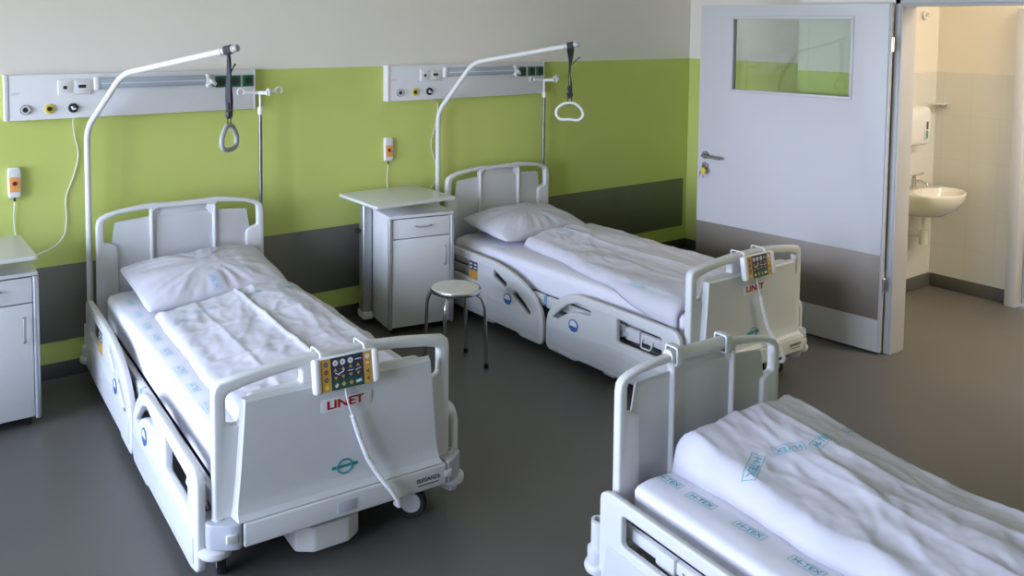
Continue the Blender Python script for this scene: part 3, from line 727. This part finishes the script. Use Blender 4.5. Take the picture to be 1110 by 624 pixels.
def grab(tip, label, yaw, open_, d, grip_mat):
    root = thing('grab_handle', label, 'grab handle', tip, yaw, 'grab handles on the lifting poles')
    b = MB()   # webbing loop round the pole, twisted double strap
    b.lathe([(.0205, -.020), (.0235, -.020), (.0235, .020), (.0205, .020), (.0205, -.020)], 'strap', (0, 0, 0), d, 20)
    N = 26; z0, z1 = -.022, -.345
    for off in (-.005, .005):
        vs = []; fs = []
        for i in range(N+1):
            f = i/N; z = z0+(z1-z0)*f; an = .75+1.5*f*(1 if off > 0 else .8); wd = .021-.008*f
            cx = off+.004*math.sin(9*f+off*200); ex = Vector((math.cos(an), math.sin(an), 0)); ey = Vector((-ex.y, ex.x, 0))
            c = Vector((cx, 0, z))
            for a_, b_ in ((-1, -1), (1, -1), (1, 1), (-1, 1)): vs.append(c+ex*wd*a_+ey*.0015*b_)
        for i in range(N):
            for k in range(4): k2 = (k+1) % 4; fs.append([i*4+k, i*4+k2, i*4+4+k2, i*4+4+k])
        fs += [[3, 2, 1, 0], [N*4, N*4+1, N*4+2, N*4+3]]; b.add(vs, fs, 'strap')
    b.box((-.016, -.007, -.30), (.016, .007, -.262), 'strap', .004)
    b.tube([(.012, 0, -.12), (.05, .004, -.085), (.062, .004, -.075)], [.004, .003, .006][:3], 'strap', n=6)
    b.build('strap', root)
    MB().box((-.020, -.010, -.335), (.020, .010, -.305), 'black', .004).build('buckle', root)
    if open_:
        pts = [(-.035, 0, -.375), (-.085, 0, -.415), (-.088, 0, -.455), (-.06, 0, -.487), (0, 0, -.482), (.06, 0, -.492), (.092, 0, -.462), (.080, 0, -.415), (.035, 0, -.375)]
        ztop = -.345
    else:
        pts = [(-.025, 0, -.378), (-.068, 0, -.44), (-.062, 0, -.49), (.0, 0, -.505), (.062, 0, -.49), (.068, 0, -.44), (.025, 0, -.378)]
    MB().tube(pts, .0092 if open_ else .0125, grip_mat, .04, 12, closed=True).build('grip', root)
    MB().tube([(-.012, 0, -.334), (-.014, 0, -.385), (.014, 0, -.385), (.012, 0, -.334)], .0035, 'black', .008, 8, closed=True).build('grip_loop', root)
    return root
d1 = (Vector((1.575, -.925, 1.845))-Vector((1.205, -.354, 1.707))).normalized()
d2_ = (Vector((3.905, -.89, 1.845))-Vector((3.52, -.345, 1.719))).normalized()
grab((1.575, -.925, 1.845), 'grey grip on a twisted strap hanging nearly edge-on above the leftmost bed', math.radians(35), False, (Matrix.Rotation(-math.radians(35), 3, 'Z') @ d1), 'gripgrey')
grab((3.905, -.89, 1.845), 'white open loop grip on a dark strap hanging above the bed beside the open door', math.radians(-38), True, (Matrix.Rotation(math.radians(38), 3, 'Z') @ d2_), 'whiteplastic')
def drip_pole(B, label):
    p0 = world(B, .487, -.062, .285)
    root = thing('drip_stand_pole', label, 'drip pole', p0, 0, 'drip poles at the bed heads'); h = p0.z
    MB().cyl((0, 0, 0), (0, 0, 1.425-h), .0115, 'polesteel').build('pole', root)
    MB().cyl((0, 0, 1.425-h), (0, 0, 1.475-h), .015, 'whiteplastic', bev=.004).build('collar', root)
    b = MB(); b.cyl((0, 0, 1.475-h), (0, 0, 1.565-h), .007, 'steelpaint'); b.build('upper_rod', root)
    b = MB(); b.lathe([(0, 0), (.013, 0), (.0155, .008), (.013, .018), (0, .02)], 'whiteplastic', (0, 0, 1.55-h))
    b.build('hub', root)
    for k in (0, 2, 3):
        an = k*PI/2; c = Vector((math.cos(an), math.sin(an), 0)); z = 1.560-h
        if k == 1: L = .085
        else: L = .10
        if k == 1 and B is B2: L = .07
        b = MB(); b.tube([c*.012+Vector((0, 0, z)), c*.05+Vector((0, 0, z+.002)), c*L+Vector((0, 0, z+.004))], [.011, .010, .009], 'whiteplastic', n=10, sc2=.6)
        cc = c*(L+.022)+Vector((0, 0, z+.008)); b.tube([cc+Vector((0, 0, 1))*.021*math.sin(t)-c*.021*math.cos(t) for t in [-.9+4.9*i/14 for i in range(15)]], .0055, 'whiteplastic', n=7)
        b.build('hook', root)
    return root
drip_pole(B1, 'thin chrome drip pole with white hooks behind the right head corner of the leftmost bed')
drip_pole(B2, 'thin chrome drip pole with white hooks behind the headboard nearer the open door')

# ------------------------------------------------------------------ bed control panels hung on the footboards
def control_panel(B, label):
    root = thing('control_panel', label, 'control panel', B[0], B[1], 'bed control panels')
    yb = -2.152; t = Matrix.Translation((-.002, yb-.003, .7175)) @ Matrix.Rotation(-.16, 4, 'X') @ Matrix.Diagonal((.86, 1, .95, 1))
    b = MB(); b.box((-.150, -.026, -.066), (.150, .0, .066), 'whiteplastic', .012, 3, t)
    b.box((-.153, -.034, -.066), (-.118, .0, .066), 'whiteplastic', .013, 3, t); b.box((.118, -.034, -.064), (.153, .0, .064), 'whiteplastic', .013, 3, t)
    b.build('housing', root)
    b = MB()
    pass
    for x in (-.09, .085): MB().tube([Vector((x, yb-.002, .760)), Vector((x, yb+.006, .7955)), Vector((x, -2.068, .7955)), Vector((x, -2.068, .765))], .0038, 'whiteplastic', .008, 8, sc2=1.8).build('hanging_hook', root)
    y0 = -.0268
    b = MB()
    b.box((-.117, y0, -.060), (.117, -.02, .060), 'navy', mtx=t); b.box((-.072, y0-.0005, -.060), (.078, -.02, -.024), 'dkgreen', mtx=t)
    b.box((-.117, y0-.0006, -.060), (-.073, -.02, .060), 'keyorange', mtx=t); b.box((.079, y0-.0006, -.060), (.117, -.02, .060), 'keyorange', mtx=t)
    b.build('keypad', root)
    b = MB(); T2 = t @ Matrix.Translation((0, y0-.0008, 0)) @ FRONT
    def disc(x, z, r, m, n=14): b.lathe([(0, 0), (r, 0), (r, .0006), (0, .0006)], m, t @ Vector((x, y0-.0004, z)), t.to_3x3() @ Vector((0, -1, 0)), n)
    def quad(x, z, w, h, m, an=0.): b.box((-w/2, -h/2, 0), (w/2, h/2, .0005), m, mtx=T2 @ Matrix.Translation((x, z, 0)) @ Matrix.Rotation(an, 4, 'Z'))
    for x in (-.052, -.018, .018): disc(x, .040, .0105, 'icon'); quad(x, .040, .004, .007, 'navy')
    for dy in (0,): b.box((.040, y0-.0008, .038), (.070, y0, .042), 'icon', mtx=t)
    for x, z, s in ((-.053, .014, 1), (-.018, .016, 1), (.017, .018, 1), (.052, .018, 1), (-.053, -.016, -1), (-.018, -.014, -1), (.017, -.012, -1), (.052, -.012, -1)):
        b.add([T2 @ Vector((x-.009, z-.005*s, 0)), T2 @ Vector((x+.009, z-.005*s, 0)), T2 @ Vector((x, z+.008*s, 0))], [[0, 1, 2]], 'goldicon')
    quad(-.045, -.001, .022, .004, 'icon', -.5); quad(-.030, .001, .022, .004, 'icon', .25); quad(-.016, .008, .014, .004, 'icon', 1.0)
    quad(.017, .003, .026, .003, 'icon'); quad(.052, .003, .026, .003, 'icon', .2)
    for x in (-.050, -.018, .017): quad(x, -.042, .014, .014, 'goldicon', PI/4)
    quad(.052, -.042, .026, .010, 'icon', .1); quad(-.050, -.044, .016, .008, 'icon', .6)
    for z, m in ((.040, 'ink'), (.012, 'darkred'), (-.016, 'ink'), (-.044, 'yellow')): disc(-.095, z, .0085, m); quad(-.095, z, .008, .002, 'icon')
    disc(.098, .042, .0095, 'icon'); quad(.098, .018, .014, .005, 'icon')
    for z in (-.012, -.040): quad(.096, z, .014, .005, 'ink', .6); quad(.101, z-.006, .010, .004, 'ink', -.6)
    b.build('key_symbols', root)
    pts = [(.0, yb-.012, .655), (.003, yb-.016, .62), (.012, yb-.018, .585), (.022, yb-.026, .55), (.045, yb-.026, .475), (.085, yb-.032, .365), (.128, yb-.050, .295), (.168, yb-.062, .240), (.196, yb-.062, .190), (.212, yb-.040, .160), (.216, yb+.002, .152)]
    sm = fillet3([Vector(p) for p in pts], .06, 6, False)
    # ribbed hose
    dense = []
    for a, c in zip(sm, sm[1:]):
        n = max(1, int((c-a).length/.0035))
        dense += [a.lerp(c, i/n) for i in range(n)]
    dense.append(sm[-1]); rr = [.0085 if (i//1) % 2 else .0102 for i in range(len(dense))]
    k0 = next(i for i, p in enumerate(dense) if p.z < .555); rr = [.0038 if i < k0 else r for i, r in enumerate(rr)]
    MB().tube(dense, rr, 'whiteplastic', n=10).build('coiled_cable', root)
    return root
cp1 = control_panel(B1, 'orange and navy keypad control panel hung on the footboard of the leftmost bed')
clone(cp1, B2[0], B2[1], 'orange and navy keypad control panel hung on the footboard near the open door')

# ------------------------------------------------------------------ bedside cabinets
def cabinet(label, loc, rz):
    """local origin at floor under the front-left corner of the body; body runs +x and +y"""
    root = thing('bedside_cabinet', label, 'cabinet', loc, rz, 'white bedside cabinets')
    W, D, z0, z1 = .445, .40, .045, .770
    b = MB(); b.box((0, 0, z0), (.018, D, z1-.02), 'laminate', .002); b.box((W-.018, 0, z0), (W, D, z1-.02), 'laminate', .002); b.box((.018, D-.012, z0), (W-.018, D, z1-.02), 'laminate')
    b.box((.018, .022, z0), (W-.018, D-.012, z0+.02), 'laminate'); b.box((.018, .022, .60), (W-.018, D-.012, .615), 'laminate'); b.box((-.004, -.006, z1-.02), (W+.004, D+.004, z1), 'laminate', .004)
    b.build('body', root)
    for x in (.006, W-.006): MB().cyl((x, -.002, z0), (x, -.002, z1-.021), .014, 'alu', n=16).build('corner_profile', root)
    d = MB(); d.box((.022, -.004, .622), (W-.022, .016, z1-.026), 'laminate', .002); d = d.build('drawer', root)
    bow = lambda p: [p(-1, 0), p(-1, .022), p(-.5, .030), p(.5, .030), p(1, .022), p(1, 0)]
    MB().tube(bow(lambda a, o: (W/2+.01+a*.052, -.004-o, .693)), .0045, 'alu', .012, 8, sc2=1.5).build('handle', d)
    d = MB(); d.box((.022, -.004, .052), (W-.022, .016, .616), 'laminate', .002); d = d.build('door', root)
    MB().tube(bow(lambda a, o: (W-.062, -.004-o, .49+a*.06)), .0045, 'alu', .012, 8, sc2=1.5).build('handle', d)
    # overbed table: column on the left, arm and top
    b = MB(); b.box((-.072, D-.125, .06), (-.006, D-.040, .80), 'alu', .014, 3); b.box((-.075, D-.14, .035), (-.003, D-.02, .085), 'laminate', .01)
    b.build('table_column', root)
    b = MB(); b.box((-.045, D-.10, .80), (-.020, D-.06, .848), 'alu', .004); b.box((-.05, D-.12, .838), (.30, D-.04, .852), 'alu', .004); b.build('table_arm', root)
    b = MB(); b.cyl((-.062, D-.08, .62), (-.085, D-.08, .62), .008, 'black'); b.lathe([(0, 0), (.018, 0), (.02, .01), (.018, .022), (0, .024)], 'black', (-.083, D-.08, .62), (-1, 0, 0), 16); b.build('clamp_knob', root)
    t = Matrix.Translation((0, 0, 0)) @ Matrix.Rotation(-rz, 4, 'Z')
    b = MB(); b.plate(fil2([(-.16, -.115), (.435, -.115), (.435, .38), (-.16, .38)], .02), [], .020, 'laminatetop', t @ Matrix.Translation((0, 0, .862)), .004)
    b.build('table_top', root)
    for x, y in ((.045, .045), (W-.045, .045), (.045, D-.045), (W-.045, D-.045)):
        c = MB(); c.lathe([(0, -.011), (.020, -.011), (.0215, -.006), (.0215, .006), (.020, .011), (0, .011)], 'rubber', (x, y, .0215), (1, 0, 0), 20); c.box((x-.014, y-.012, .034), (x+.014, y+.012, .046), 'black', .003); c.build('caster', root)
    return root
cabinet('white bedside cabinet beside the stool, between the two beds along the green wall', (2.785, -.465, 0), -.155)
cabinet('white bedside cabinet cut off by the left frame edge below the first call handset', (.285, -.56, 0), -.01)

# ------------------------------------------------------------------ stool
st = thing('stool', 'round stool with cream seat and chrome legs standing before the bedside cabinet', 'stool', (2.885, -1.052, 0), .0)
SH = .455
MB().lathe([(0, SH-.018), (.136, SH-.018), (.1400, SH-.006), (.135, SH+.003), (.11, SH+.005), (0, SH+.006)], 'stoolseat', n=48).build('seat', st)
MB().lathe([(.1405, SH-.020), (.1465, SH-.022), (.150, SH-.010), (.147, SH+.000), (.1405, SH-.002), (.1405, SH-.020)], 'chrome', n=48).build('seat_rim', st)
for dx, dy in ((.157, .112), (.112, -.152), (-.152, -.107), (-.107, .157)):
    c = Vector((dx, dy, 0)); n = c.normalized()
    MB().tube([n*.05+Vector((0, 0, SH-.031)), n*.150+Vector((0, 0, SH-.031)), n*.178+Vector((0, 0, SH-.09)), c+Vector((0, 0, .02))], .0105, 'chrome', .04, 12).build('leg', st)
    MB().lathe([(0, 0), (.013, 0), (.014, .004), (.0125, .026), (0, .027)], 'rubber', (dx, dy, 0)).build('rubber_foot', st)

# ------------------------------------------------------------------ bed-head wall units
def head_unit(x0, label):
    root = thing('bed_head_unit', label, 'wall unit', (x0, -.001, 1.455), 0, 'medical wall units above the beds')
    L, H, D = 1.388, .241, .058
    b = MB(); b.box((.022, -D, 0), (L-.006, 0, H), 'unit', .003); b.build('body', root)
    MB().box((0, -D-.002, -.002), (.021, 0, H+.002), 'unit', .003).build('end_cap', root); MB().box((L-.0055, -D-.002, -.002), (L+.006, 0, H+.002), 'unit', .002).build('end_cap', root)
    y = -D-.0005
    def outlet(x, ring, face, r=.026):
        b = MB(); b.lathe([(0, 0), (r, 0), (r, .007), (r*.8, .010), (r*.55, .010), (r*.50, .004), (0, .004)], ring, (x, y, .056), (0, -1, 0), 28)
        b.lathe([(0, 0), (r*.42, 0), (r*.40, .008), (r*.2, .009), (0, .009)], face, (x, y-.004, .056), (0, -1, 0), 20)
        return b
    b = outlet(.098, 'chrome', 'black'); b.lathe([(.0145, 0), (.0215, 0), (.0215, .0015), (.0145, .0015), (.0145, 0)], 'icon', (.098, y-.0098, .056), (0, -1, 0), 28); b.build('gas_outlet', root)
    outlet(.219, 'yellow', 'black').build('gas_outlet', root)['label'] = 'yellow ringed gas outlet'
    b = outlet(.339, 'black', 'greyplastic'); b.tube([(.328, y-.016, .066), (.336, y-.018, .050), (.350, y-.018, .052)], .0055, 'icon', n=8); b.build('gas_outlet', root)['label'] = 'black gas outlet with a plug'
    b = MB(); b.box((.262, y-.010, .128), (.432, y+.0003, .212), 'whiteplastic', .004)
    for x in (.300, .384): b.box((x-.036, y-.0115, .138), (x+.036, y-.0095, .205), 'whiteplastic', .003)
    b.box((.300-.012, y-.0125, .160), (.300+.008, y-.0112, .178), 'black', .003); b.box((.384-.018, y-.0125, .164), (.384+.022, y-.0112, .182), 'black', .003); b.box((.36, y-.0122, .196), (.405, y-.0112, .199), 'greyplastic')
    b.build('socket_plate', root)
    # reading light: long lens between two end pieces
    lp = MB(); lp.box((.462, y-.030, .158), (1.085, y+.0003, .216), 'lens', .014, 4); lo = lp.build('reading_light', root)
    MB().box((.446, y-.033, .150), (.475, y+.0002, .222), 'whiteplastic', .008).build('light_end', lo); MB().box((1.075, y-.033, .150), (1.100, y+.0002, .222), 'whiteplastic', .008).build('light_end', lo)
    MB().box((.485, y-.0325, .183), (1.065, y-.0295, .188), 'unit').build('light_seam', lo)
    b = MB(); b.tube([(1.09, y-.018, .190), (1.112, y-.034, .176), (1.135, y-.02, .160)], .012, 'whiteplastic', .01, 8); b.tube([(1.10, y-.03, .166), (1.08, y-.036, .146)], .009, 'whiteplastic', n=8); b.box((1.12, y-.018, .146), (1.165, y-.008, .158), 'black', .003); b.build('light_switch', root)
    for x in (1.175, 1.263, 1.345):
        b = MB(); b.box((x-.034, y-.008, .138), (x+.034, y+.0003, .208), 'greenouter', .003)
        b.lathe([(.0225, 0), (.026, 0), (.026, .0012), (.0225, .0012), (.0225, 0)], 'dkgreen', (x, y-.008, .173), (0, -1, 0), 24); b.lathe([(0, 0), (.022, 0), (0, .0004)], 'black', (x, y-.008, .173), (0, -1, 0), 24)
        b.build('green_socket', root)
    b = MB(); b.box((.034, y-.0005, .144), (.078, y, .147), 'greyplastic'); b.box((.030, y-.0005, .137), (.070, y, .1385), 'greyplastic'); b.build('maker_mark', root)
    return root
head_unit(.675, 'long white bed head unit with gas outlets and green sockets above the leftmost bed')
head_unit(3.012, 'long white bed head unit with green sockets above the bed beside the open door')

def cord(name, pts, label, r=.0032):
    P = [Vector(p) for p in pts]; o = P[0]
    c = MB().tube([p-o for p in P], r, 'cord', .06, 8).build(name); c.location = o
    return tag(c, label, 'cord', 'white cords on the green wall')
cord('power_cord', [(1.014, -.075, 1.453), (1.016, -.03, 1.44), (1.026, -.007, 1.35), (1.052, -.007, 1.26), (1.030, -.007, 1.15), (.970, -.007, 1.006), (.982, -.007, .90), (.965, -.009, .79), (.90, -.02, .738), (.80, -.035, .712), (.74, -.04, .70)], 'long white cord sagging from the head unit down to the cut-off cabinet on the left')
cord('power_cord', [(3.352, -.075, 1.453), (3.40, -.03, 1.445), (3.462, -.007, 1.42), (3.455, -.007, 1.31), (3.425, -.007, 1.22), (3.396, -.007, 1.126), (3.43, -.007, 1.03), (3.456, -.007, .95), (3.452, -.009, .87), (3.40, -.012, .82), (3.32, -.02, .74)], 'long white cord sagging from the head unit down behind the cabinet by the stool')
def handset(x, z, label, zend):
    root = thing('call_handset', label, 'call handset', (x, -.001, z), 0, 'nurse call handsets')
    b = MB(); b.plate(fil2([(-.030, -.082, .012), (.030, -.082, .012), (.033, .04, .03), (.030, .080, .012), (-.030, .080, .012), (-.033, .04, .03)], .012), [], .028, 'whiteplastic', front(-.0145), .006); b.build('body', root)
    MB().plate(fil2([(-.024, -.052), (.024, -.052), (.026, .028), (-.026, .028)], .006), [], .002, 'orange', front(-.0293), .0006).build('orange_face', root)
    MB().lathe([(0, 0), (.012, 0), (.012, .002), (.009, .004), (0, .004)], 'darkred', (0, -.0304, -.006), (0, -1, 0), 20).build('call_button', root)
    b = MB(); b.cyl((0, -.0145, -.082), (0, -.0145, -.104), .006, 'black'); b.build('cord_collar', root)
    MB().tube([(0, -.0145, -.10), (-.004, -.012, -.16), (-.006, -.010, -.22), (.003, -.010, -.30), (.0, -.012, zend)], .0032, 'cord', .04, 8).build('handset_cord', root)
    return root
handset(.7185, 1.122, 'white nurse call handset with orange face above the cut-off left cabinet', -.42)
handset(3.045, 1.124, 'white nurse call handset with orange face above the cabinet by the stool', -.42)

# ------------------------------------------------------------------ bathroom fittings
YW = -1.779
ba = thing('washbasin', 'white wall-hung washbasin seen through the doorway under a chrome tap', 'washbasin', (6.46, YW, -.055)); ba.scale = (.86, .76, 1)
nb = 40; vs = []; fs = []
def ell(hx, y0, y1, z, k=2.3):
    out = []
    for i in range(nb):
        a = 2*PI*i/nb; c, s = math.cos(a), math.sin(a)
        x = hx*math.copysign(abs(c)**(2/k), c); f = (math.copysign(abs(s)**(2/k), s)+1)/2
        y = y1+(y0-y1)*f
        out.append((x*(1 if f > .25 else .8+.2*f/.25), y, z))
    return out
rings = [ell(.06, -.03, -.20, .655), ell(.15, -.005, -.33, .675), ell(.245, -.002, -.44, .73), ell(.290, -.002, -.49, .80), ell(.300, -.002, -.502, .835), ell(.300, -.002, -.502, .848), ell(.292, -.006, -.494, .853),
         ell(.255, -.12, -.470, .848), ell(.240, -.13, -.455, .82), ell(.17, -.17, -.40, .745), ell(.05, -.25, -.32, .725)]
for r in rings: vs += r
for a in range(len(rings)-1):
    for i in range(nb): j = (i+1) % nb; fs.append([a*nb+i, a*nb+j, a*nb+nb+j, a*nb+nb+i])
fs.append(list(range(nb))[::-1]); fs.append([(len(rings)-1)*nb+i for i in range(nb)])
b = MB(); b.add(vs, fs, 'ceramic'); b.build('basin', ba, 60)
b = MB(); b.cyl((0, -.06, .853), (0, -.06, .93), .023, 'chrome', bev=.004); b.tube([(0, -.06, .895), (0, -.11, .91), (0, -.19, .895), (0, -.195, .875)], .012, 'chrome', .02, 10); b.tube([(0, -.06, .945), (0, -.10, .955), (0, -.15, .972)], .007, 'chrome', n=8, sc2=1.6); b.cyl((0, -.06, .93), (0, -.06, .95), .020, 'chrome', bev=.004)
b.build('tap', ba)
b = MB(); MB().box((-.20, -.0295, .68), (.20, -.0003, .72), 'greyplastic', .003).build('wall_mount_bracket', ba); b.cyl((.06, -.14, .66), (.06, -.14, .55), .019, 'whiteplastic'); b.lathe([(0, 0), (.034, 0), (.036, .012), (.036, .09), (.030, .10), (0, .10)], 'whiteplastic', (.06, -.14, .44)); b.tube([(.06, -.14, .50), (.06, -.07, .50), (.06, -.0, .50)], .017, 'whiteplastic', n=12)
b.build('drain_trap', ba)
td_ = thing('towel_dispenser', 'white paper towel dispenser on the tiled wall above the washbasin', 'dispenser', (6.42, YW-.0005, 1.10))
b = MB(); b.plate(fil2([(0, 0, .03), (.095, .02, .03), (.110, .24, .03), (.09, .295, .04), (0, .30, .005)], .02), [], .27, 'whiteplastic', Matrix(((0, 0, 1, 0), (-1, 0, 0, 0), (0, 1, 0, 0), (0, 0, 0, 1))), .008); b.build('cover', td_)
b = MB(); b.box((.055, -.1105, .06), (.095, -.098, .20), 'whiteplastic', .004); b.build('window_frame', td_)
b = MB(); b.box((.062, -.1125, .068), (.088, -.110, .125), 'teallogo', .003); b.box((.062, -.1125, .135), (.088, -.110, .192), 'ink', .003); b.build('level_window', td_)
tr = thing('glass_shelf', 'small glass shelf in the tiled corner right of the paper towel dispenser', 'shelf', (6.829, -1.80, 1.40))
MB().box((-.10, -.075, 0), (-.0005, .0, .006), 'icon', .002).build('shelf_plate', tr)
b = MB(); b.box((-.02, -.06, -.018), (-.0005, -.05, -.0003), 'chrome', .002); b.box((-.02, -.02, -.018), (-.0005, -.01, -.0003), 'chrome', .002); b.build('bracket', tr)
hk = thing('wall_fitting', 'small round white wall fitting high above the paper towel dispenser', 'wall fitting', (6.60, YW-.0005, 2.065))
MB().lathe([(0, 0), (.032, 0), (.034, .006), (.034, .02), (.026, .026), (.022, .02), (0, .018)], 'whiteplastic', (0, 0, 0), (0, -1, 0), 24).build('ring', hk)
MB().lathe([(0, .019), (.012, .019), (.010, .03), (0, .031)], 'greyplastic', (0, 0, 0), (0, -1, 0), 16).build('centre_knob', hk)

# ------------------------------------------------------------------ light
w = bpy.data.worlds.new('World'); sc.world = w; w.use_nodes = True; nt = w.node_tree
bg = nt.nodes['Background']; tc = nt.nodes.new('ShaderNodeTexCoord'); sp = nt.nodes.new('ShaderNodeSeparateXYZ'); nt.links.new(tc.outputs['Generated'], sp.inputs[0])
cr = nt.nodes.new('ShaderNodeValToRGB'); 
mr = nt.nodes.new('ShaderNodeMapRange'); mr.inputs['From Min'].default_value = -1; mr.inputs['From Max'].default_value = 1; nt.links.new(sp.outputs['Z'], mr.inputs['Value']); nt.links.new(mr.outputs[0], cr.inputs[0])
els = cr.color_ramp.elements; els[0].position = .40; els[0].color = (.42, .43, .40, 1); els[1].position = .52; els[1].color = (.83, .90, 1.20, 1)
e = els.new(.80); e.color = (.36, .45, .66, 1)
nt.links.new(cr.outputs[0], bg.inputs[0]); bg.inputs['Strength'].default_value = 22.0
for i, (a, b_) in enumerate(WY):
    l = bpy.data.lights.new('window_portal', 'AREA'); l.shape = 'RECTANGLE'; l.size = WZ[1]-WZ[0]; l.size_y = abs(a-b_); l.cycles.is_portal = True
    o = bpy.data.objects.new('window_portal', l); COL.objects.link(o); o.location = (XL-.16, (a+b_)/2, (WZ[0]+WZ[1])/2); o.rotation_euler = (0, -PI/2, 0)
def area(name, loc, rot, sx, sy, col, e):
    l = bpy.data.lights.new(name, 'AREA'); l.shape = 'RECTANGLE'; l.size = sx; l.size_y = sy; l.color = col; l.energy = e
    o = bpy.data.objects.new(name, l); COL.objects.link(o); o.location = loc; o.rotation_euler = rot; return o
area('bathroom_ceiling_lamp', (6.2, -3.9, 2.97), (0, 0, 0), .5, .5, (1, .88, .76), 36)
area('bathroom_fill_light', (6.1, -4.58, 1.75), (PI/2, 0, PI), .9, .5, (1, .88, .76), 42)  # added fill without a fixture, stands in for an unseen frosted window

# ------------------------------------------------------------------ camera
H, D = 1.98, 5.12; yaw, pitch, roll, f = .5973, .0625, .0058, 945.44; sy, cx = -226.79, -77.95
cyw, syw = math.cos(yaw), math.sin(yaw); cp_, spc = math.cos(pitch), math.sin(pitch)
fw = Vector((syw*cp_, cyw*cp_, -spc)); rt = Vector((cyw, -syw, 0)); up = rt.cross(fw)
c, s = math.cos(roll), math.sin(roll); rt, up = rt*c+up*s, rt*-s+up*c
cam = bpy.data.cameras.new('Camera'); co = bpy.data.objects.new('Camera', cam); COL.objects.link(co)
R = Matrix((rt, up, -fw)).transposed(); co.matrix_world = Matrix.Translation((0, -D, H)) @ R.to_4x4()
cam.sensor_fit = 'HORIZONTAL'; cam.sensor_width = 36; cam.lens = f*36/1110
cam.shift_x = -cx/1110; cam.shift_y = sy/1110; cam.clip_start = .05
sc.camera = co
vs_ = sc.view_settings; vs_.view_transform = 'Standard'; vs_.look = 'None'; vs_.gamma = 1; vs_.use_curve_mapping = False; vs_.exposure = 0.15
sc.cycles.max_bounces = 10; sc.cycles.diffuse_bounces = 6; sc.cycles.transparent_max_bounces = 12; sc.cycles.sample_clamp_indirect = 4
sc.cycles.use_denoising = True
